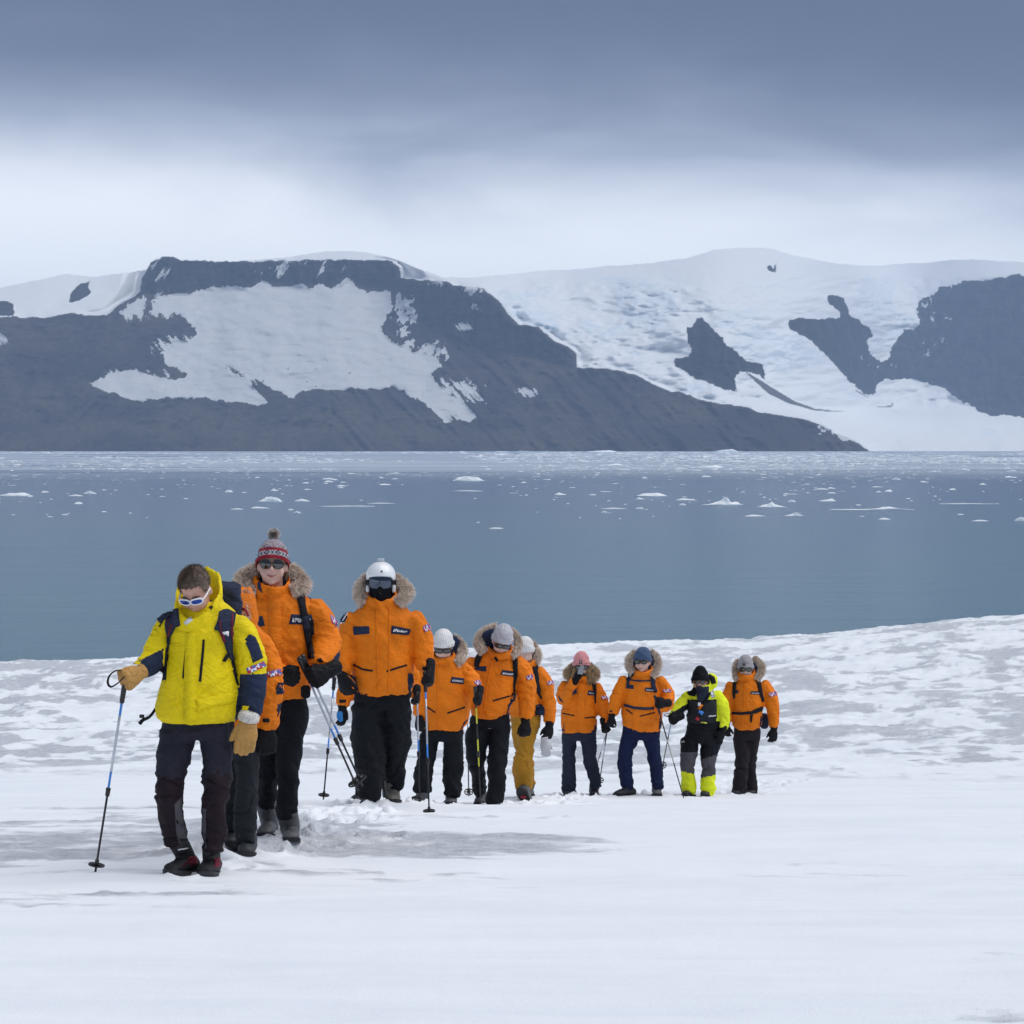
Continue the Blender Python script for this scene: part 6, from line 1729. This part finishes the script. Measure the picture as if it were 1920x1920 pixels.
pole([(1141, 1352), (1124, 1468)], 30.3, 'longer pole hanging from the left hand of the hiker in pink beanie', POLE2, (.14, -.7), .12)

# ---- hiker in blue beanie
p = Person(30.0, (1205, 1493), 'smiling hiker in blue beanie and dark blue trousers with crossed harness straps', .0125)
p.jacket([(1371, 1180, 1236, .13, .02), (1358, 1167, 1241, .15), (1335, 1166, 1242, .155), (1312, 1169, 1238, .15), (1290, 1170, 1238, .145), (1275, 1174, 1234, .13), (1266, 1183, 1226, .11), (1260, 1191, 1219, .09)],
         [[(1174, 1275, 12.5), (1160, 1299, 13), (1153, 1322, 12, .02), (1148, 1339, 9, .05)], [(1234, 1275, 12.5), (1250, 1297, 13), (1254, 1313, 12, .06), (1246, 1325, 10.5, .14), (1236, 1322, 9, .2)]],
         (1206, 1252, 16.5, .11, 5, 13, 11, .02), M_ORANGE, .012, extra=[ell(p.J(1206, 1262, -.14), (.18, .09, .10))])
parka(p, ([(1194, 1268), (1188, 1330), (1187, 1370)], 2.2), zips=[([(1174, 1330), (1188, 1340)], 2.2), ([(1200, 1343), (1228, 1336)], 2.2)], patches=[[(1175, 1284), (1188, 1284), (1188, 1292), (1174, 1291)], [(1210, 1289), (1230, 1290), (1230, 1298), (1209, 1296)]],
      logo=[(1211, 1291), (1225, 1292), (1225, 1296), (1211, 1295)], flags=[(1243, 1293), (1257, 1292), (1258, 1298), (1244, 1299)], tabs=[[(1143, 1333), (1148, 1332), (1148, 1335), (1144, 1336)]], panels=[[(1245, 1321), (1258, 1318), (1261, 1310), (1259, 1324), (1248, 1326)], [(1236, 1360), (1244, 1345), (1244, 1366), (1237, 1368)]])
p.trousers([(1352, 1172, 1236, .12), (1374, 1166, 1238, .125), (1386, 1165, 1238, .115)], [[(1182, 1380, 17), (1174, 1408, 13.5, .04), (1172, 1440, 12.5, .06), (1175, 1478, 11.5, .06)], [(1220, 1380, 18), (1227, 1413, 13.5, .02), (1231, 1448, 12.5, .0), (1234, 1480, 10.5, .0)]], M_NAVYTR, .011)
p.head(1205, 1240, .04, yaw=-16, pitch=2, k=.98, neck_to=(1206, 1272, -.02), skin=M_SKIN2)
foot(p, 1152, 1494, .12, -1.0, (1175, 1472, .06), M_RUBBERD, M_SOLE, .29, diry=-.55); foot(p, 1233, 1494, .12, .03, (1234, 1474, .0), M_RUBBER, M_SOLE, .29)
p.glove(p.J(1147, 1343, .06), (-.25, -.3, -1), (-.6, -.7, 0), (.6, -.7, 0), M_GLOVE, (45, 55, 35), 1.05, 2, 20, M_GLOVE)
p.fist(p.J(1231, 1318, .25), (-.8, -.5, .0), (-.12, -.3, 1), M_GLOVE, 1.15, M_GLOVE, 1.15, back=(.2, -1, .2))
p.finish_body(); mouth(p, -.066, .026, .008, False)
p.beanie(M_BLUEK, (.030, -.045), .158, .26, .0014, 24, 1.05, .2); p.glasses(M_FRAMEK, M_LENS, .030, .020, .035, .004, -.103, 2.8, 2.4, .003, .004)
p.hood(0, .145, .13, -.03)
p.fur([(1192, 1222, -.09, .7), (1181, 1233, -.05, 1.0), (1179, 1248, .0, 1.0), (1187, 1261, .08, .8)], .050, 2000, .045)
p.fur([(1220, 1222, -.09, .7), (1231, 1231, -.05, 1.0), (1234, 1246, .0, 1.0), (1228, 1260, .06, .9), (1222, 1268, .09, .6)], .052, 2200, .045)
pk = Pack(p, (1176, 1236, 1270, 1345), 'navy rucksack with chest and hip straps on the hiker in blue beanie', M_NAVYP)
pk.strap([(1180, 1260), (1178, 1275), (1176, 1290)], [7, 6, 5], mat=M_NAVYP); pk.strap([(1224, 1268), (1224, 1285), (1230, 1298)], [8, 7, 5], mat=M_NAVYP); pk.strap([(1181, 1275), (1200, 1277), (1222, 1276)], 2.6, .014, M_NAVYP, 'chest_strap'); pk.strap([(1171, 1322), (1188, 1327), (1208, 1329), (1226, 1328)], 5, .012, M_NAVYP, 'hip_belt')
pole([(1228, 1306), (1282, 1497)], 30.0, 'long dark pole slanting right from the hand of the hiker in blue beanie', [(0, .30, M_PBLACK), (.30, .58, plain('pale_tube', (.42, .43, .36), .4, .2)), (.58, 1, M_PBLACK)], (.25, .35), .20, basket=False)

# ---- guide in high-visibility yellow
p = Person(30.6, (1310, 1493), 'shorter hiker in high visibility yellow suit with black beanie and dark vest', .0125)
MH = [M_HIVIS, M_BLACK]
def z10(s, C):
    px = 960 + F * C[:, 0] / C[:, 1]; py = HOR + F * (CAMZ - C[:, 2]) / C[:, 1]
    under = (px < 1290) & (py - 1318 > (1290 - px) * .62)
    return (((py > 1312) & (px > 1289) & (px < 1343)) | (py > 1352) & (px < 1350) & (px > 1280) | under).astype(int)
p.jacket([(1366, 1290, 1350, .14), (1352, 1288, 1349, .15), (1330, 1289, 1345, .15), (1312, 1289, 1343, .145), (1302, 1292, 1342, .135), (1293, 1298, 1336, .11), (1287, 1306, 1328, .09)],
         [[(1295, 1304, 12), (1281, 1318, 12), (1270, 1334, 11, .06), (1261, 1346, 8.5, .14)], [(1341, 1302, 12.5), (1353, 1322, 13.5), (1357, 1345, 13, .02), (1355, 1366, 10, .08)]],
         (1317, 1284, 15, .105, 5, 9, 4, .02), None, .011, zones=z10, mats=MH, extra=[ell(p.J(1334, 1277, -.06), (.075, .11, .095))])
p.poly('vest', [(1290, 1312), (1302, 1314), (1310, 1318), (1325, 1318), (1334, 1312), (1341, 1316), (1342, 1345), (1338, 1356), (1296, 1355), (1289, 1342)], 'jacket', M_CHAR, .022)
p.poly('neck_gaiter', [(1307, 1284), (1327, 1283), (1328, 1300), (1320, 1316), (1308, 1316), (1306, 1300)], 'jacket', M_JEAN, .016)
p.poly('lapel', [(1284, 1293), (1300, 1280), (1306, 1296), (1304, 1306), (1292, 1304)], 'jacket', M_BLACK, .010)
p.ribbon('harness_strap', [(1330, 1300), (1322, 1316), (1314, 1330)], 3.5, 'jacket', M_STRAP, .030); p.ribbon('reflective_tab', [(1333, 1296), (1338, 1308)], 7, 'jacket', M_ALU, .010)
p.ribbon('orange_tool', [(1317, 1321), (1311, 1329)], 5, 'jacket', M_ORANGE, .034); p.ribbon('blue_tool', [(1310, 1333), (1318, 1338)], 6, 'jacket', M_PBLUE, .034); p.quad('white_radio', [(1309, 1317), (1314, 1317), (1314, 1324), (1309, 1324)], 'jacket', M_WHITE, .034); p.ribbon('vest_print', [(1328, 1343), (1340, 1341)], 1.6, 'jacket', M_PRINTG, .026, across=2); p.ribbon('belt_print', [(1314, 1354), (1325, 1355)], 2.2, 'jacket', M_PYEL, .026, across=2); p.ribbon('buckle', [(1306, 1346), (1311, 1349)], 5, 'jacket', M_FRED, .028); p.ribbon('hood_lining', [(1328, 1268), (1336, 1272), (1338, 1282)], 9, 'jacket', M_BLACK, .006)
MT = [M_BLACK, M_GREYPAN, M_HIVIS]
def z10t(s, C):
    px = 960 + F * C[:, 0] / C[:, 1]; py = HOR + F * (CAMZ - C[:, 2]) / C[:, 1]
    lft = px < 1309
    g0 = np.where(lft, 1410, 1420 - (px - 1328) * .3); y0 = np.where(lft, 1445 + (px - 1275) * .25, 1459 - (px - 1314) * .22)
    return np.where(py > y0, 2, np.where(py > g0, 1, 0))
p.trousers([(1350, 1291, 1350, .125), (1375, 1286, 1353, .135), (1392, 1281, 1354, .125)], [[(1294, 1388, 16), (1291, 1410, 16.5, .03), (1289, 1435, 13.5, .04), (1290, 1460, 13, .03), (1291, 1485, 13.2, .02)], [(1333, 1388, 19), (1329, 1415, 16, .03), (1327, 1440, 13.5, .04), (1328, 1465, 13.5, .04), (1327, 1489, 13.5, .03)]], None, .011, zones=z10t, mats=MT)
p.logo([(1278, 1388), (1284, 1387), (1284, 1393), (1279, 1394)], 'trousers', M_PRINTG, p.tr, 'm', .006, False)
p.head(1313, 1277, .05, yaw=-8, pitch=4, k=.95, neck_to=(1316, 1300, -.02))
foot(p, 1284, 1495, .14, -.45, (1290, 1480, .02), M_RUBBERD, M_SOLE, .27); foot(p, 1322, 1496, .14, -.12, (1327, 1484, .03), M_RUBBERD, M_SOLE, .27)
p.fist(p.J(1257, 1350, .18), (-.7, -.5, -.3), (-.1, -.3, 1), M_GLOVE, 1.15, M_GLOVE, 1.15, back=(-.2, -1, .3))
p.glove(p.J(1355, 1370, .09), (-.35, -.1, -1), (.5, -1, 0), (-1, -.3, 0), M_GLOVE, (40, 50, 35), 1.05, 2, 20, M_GLOVE)
p.finish_body()
A, N, Q = fuse([ell(p.hl((0, -.024, -.070)), (.070, .076, .044), p.hR), limb([p.hl((0, -.005, -.06)), p.J(1316, 1298, .02)], [.072, .076], 16)], .009, 3); put('face_scarf', A, Q, M_JEAN, p.root, p.root)
p.beanie(M_BLACKK, (.030, -.075), .178, .26, .0006, 30, 1.12, .75); p.glasses(M_FRAMEK, M_LENS, .027, .020, .034, .002, -.103, 2.3, 1.8, .002, .003)
pole([(1262, 1336), (1242, 1438)], 30.6, 'thin pale blue pole in the right hand of the hiker in high visibility yellow', [(0, .35, plain('pale_blue_tube', (.25, .36, .55), .4, .3)), (.35, 1, M_PBLACK)], (.18, -1.2), .12, strap=[(1262, 1337, .0), (1252, 1338, .02), (1245, 1340, .03), (1250, 1343, .03), (1260, 1341, .02)])
pk = Pack(p, (1300, 1352, 1300, 1350), 'grey rucksack peeping over the shoulder of the hiker in high visibility yellow', M_GREYPAN, off=-.28); 

# ---- last hiker
p = Person(31.5, (1398, 1490), 'last hiker on the right with grey beanie, grey face scarf and hip belt', .0125)
p.jacket([(1368, 1380, 1422, .13, .01), (1360, 1373, 1428, .145), (1340, 1372, 1430, .15), (1318, 1373, 1432, .15), (1295, 1371, 1432, .145), (1282, 1374, 1429, .13), (1274, 1382, 1420, .11), (1268, 1389, 1413, .09)],
         [[(1429, 1283, 12), (1444, 1307, 13.5), (1449, 1336, 12, .02), (1451, 1363, 8.5, .05)], [(1374, 1284, 12), (1364, 1308, 12.5), (1362, 1335, 10.5, .02), (1362, 1355, 8, .05)]],
         (1399, 1259, 15.5, .11, 5, 12, 11, .02), M_ORANGE, .011, extra=[ell(p.J(1400, 1268, -.14), (.17, .09, .10))])
parka(p, ([(1397, 1276), (1395, 1320), (1392, 1366)], 2.2), patches=[[(1409, 1296), (1427, 1296), (1427, 1303), (1406, 1301)], [(1374, 1294), (1385, 1294), (1384, 1300), (1374, 1301)]], logo=[(1410, 1297.5), (1423, 1297.5), (1423, 1301.5), (1409, 1301)], flags=[(1441, 1300), (1454, 1296), (1456, 1304), (1443, 1307)], panels=[[(1425, 1348), (1431, 1340), (1430, 1358), (1425, 1362)]])
V, Fc = box_part(p.J(1433, 1352, -.12), .05, .06, .09, None, .5); put_py('jacket_tail', V, Fc, M_NAVY, p.root, p.root)
p.trousers([(1350, 1376, 1426, .12), (1374, 1374, 1427, .125), (1386, 1374, 1426, .115)], [[(1388, 1382, 14.5), (1392, 1410, 13.5, .04), (1391, 1435, 13.5, .06), (1388, 1462, 14, .06), (1385, 1488, 13, .05)], [(1413, 1382, 14), (1409, 1410, 11.5, -.06), (1407, 1435, 10.5, -.12), (1408, 1465, 11, -.16), (1408, 1489, 11.2, -.16)]], M_BRNBLK, .009)
p.head(1398, 1253, .04, yaw=-5, pitch=4, k=.96, neck_to=(1399, 1282, -.02), skin=M_SKIN2)
foot(p, 1381, 1493, .16, -.18, (1386, 1482, .05), M_RUBBERD, M_SOLE, .27); foot(p, 1409, 1493, -.05, .05, (1408, 1482, -.16), M_RUBBERD, M_SOLE, .27)
p.glove(p.J(1451, 1367, .06), (-.08, -.15, -1), (.4, -1, 0), (-1, -.3, 0), M_GLOVE, (25, 30, 20), 1.1, 2, 15, M_GLOVE, fat=1.1, mitt=.2)
p.glove(p.J(1362, 1360, .06), (0, -.15, -1), (-.4, -1, 0), (1, -.3, 0), M_GLOVE, (35, 40, 30), 1.05, 2, 15, M_GLOVE)
p.finish_body()
A, N, Q = fuse([ell(p.hl((0, -.024, -.066)), (.070, .074, .048), p.hR), limb([p.hl((0, -.005, -.06)), p.J(1399, 1276, .02)], [.074, .078], 16)], .008, 3); put('face_scarf', A, Q, M_GREYK2, p.root, p.root)
p.beanie(M_GREYK, (.022, -.055), .160, .28, .0006, 24, 1.06, .2); p.glasses(M_FRAMEK, M_LENS, .031, .023, .036, .0, -.103, 2.8, 2.2, .003, .004)
V, Fc = box_part(p.hl((-.018, -.108, .060)), .016, .004, .013, p.hR, .15); put_py('hat_badge', V, Fc, M_FRAMEK, p.root, p.hat)
p.hood(.03, .14, .12, -.04)
p.fur([(1385, 1238, -.08, .7), (1379, 1250, -.03, .95), (1379, 1263, .03, .95), (1384, 1272, .08, .7)], .046, 1900, .045)
p.fur([(1413, 1234, -.09, .7), (1424, 1242, -.05, 1.0), (1429, 1254, .0, 1.05), (1424, 1266, .06, .9), (1418, 1273, .09, .6)], .052, 2200, .045)
pk = Pack(p, (1376, 1428, 1280, 1348), 'black rucksack with hip belt on the last hiker at right', M_STRAP)
pk.strap([(1379, 1272), (1377, 1285), (1376, 1300), (1377, 1310)], [7, 7, 6, 2]); pk.strap([(1420, 1272), (1424, 1285), (1426, 1298), (1430, 1316)], [7, 8, 6, 3]); pk.strap([(1372, 1337), (1392, 1338), (1410, 1336), (1430, 1328)], [5, 5, 6, 8], .012, None, 'hip_belt'); pk.strap([(1409, 1340), (1408, 1354)], [5, 3], .014, None, 'strap_end')
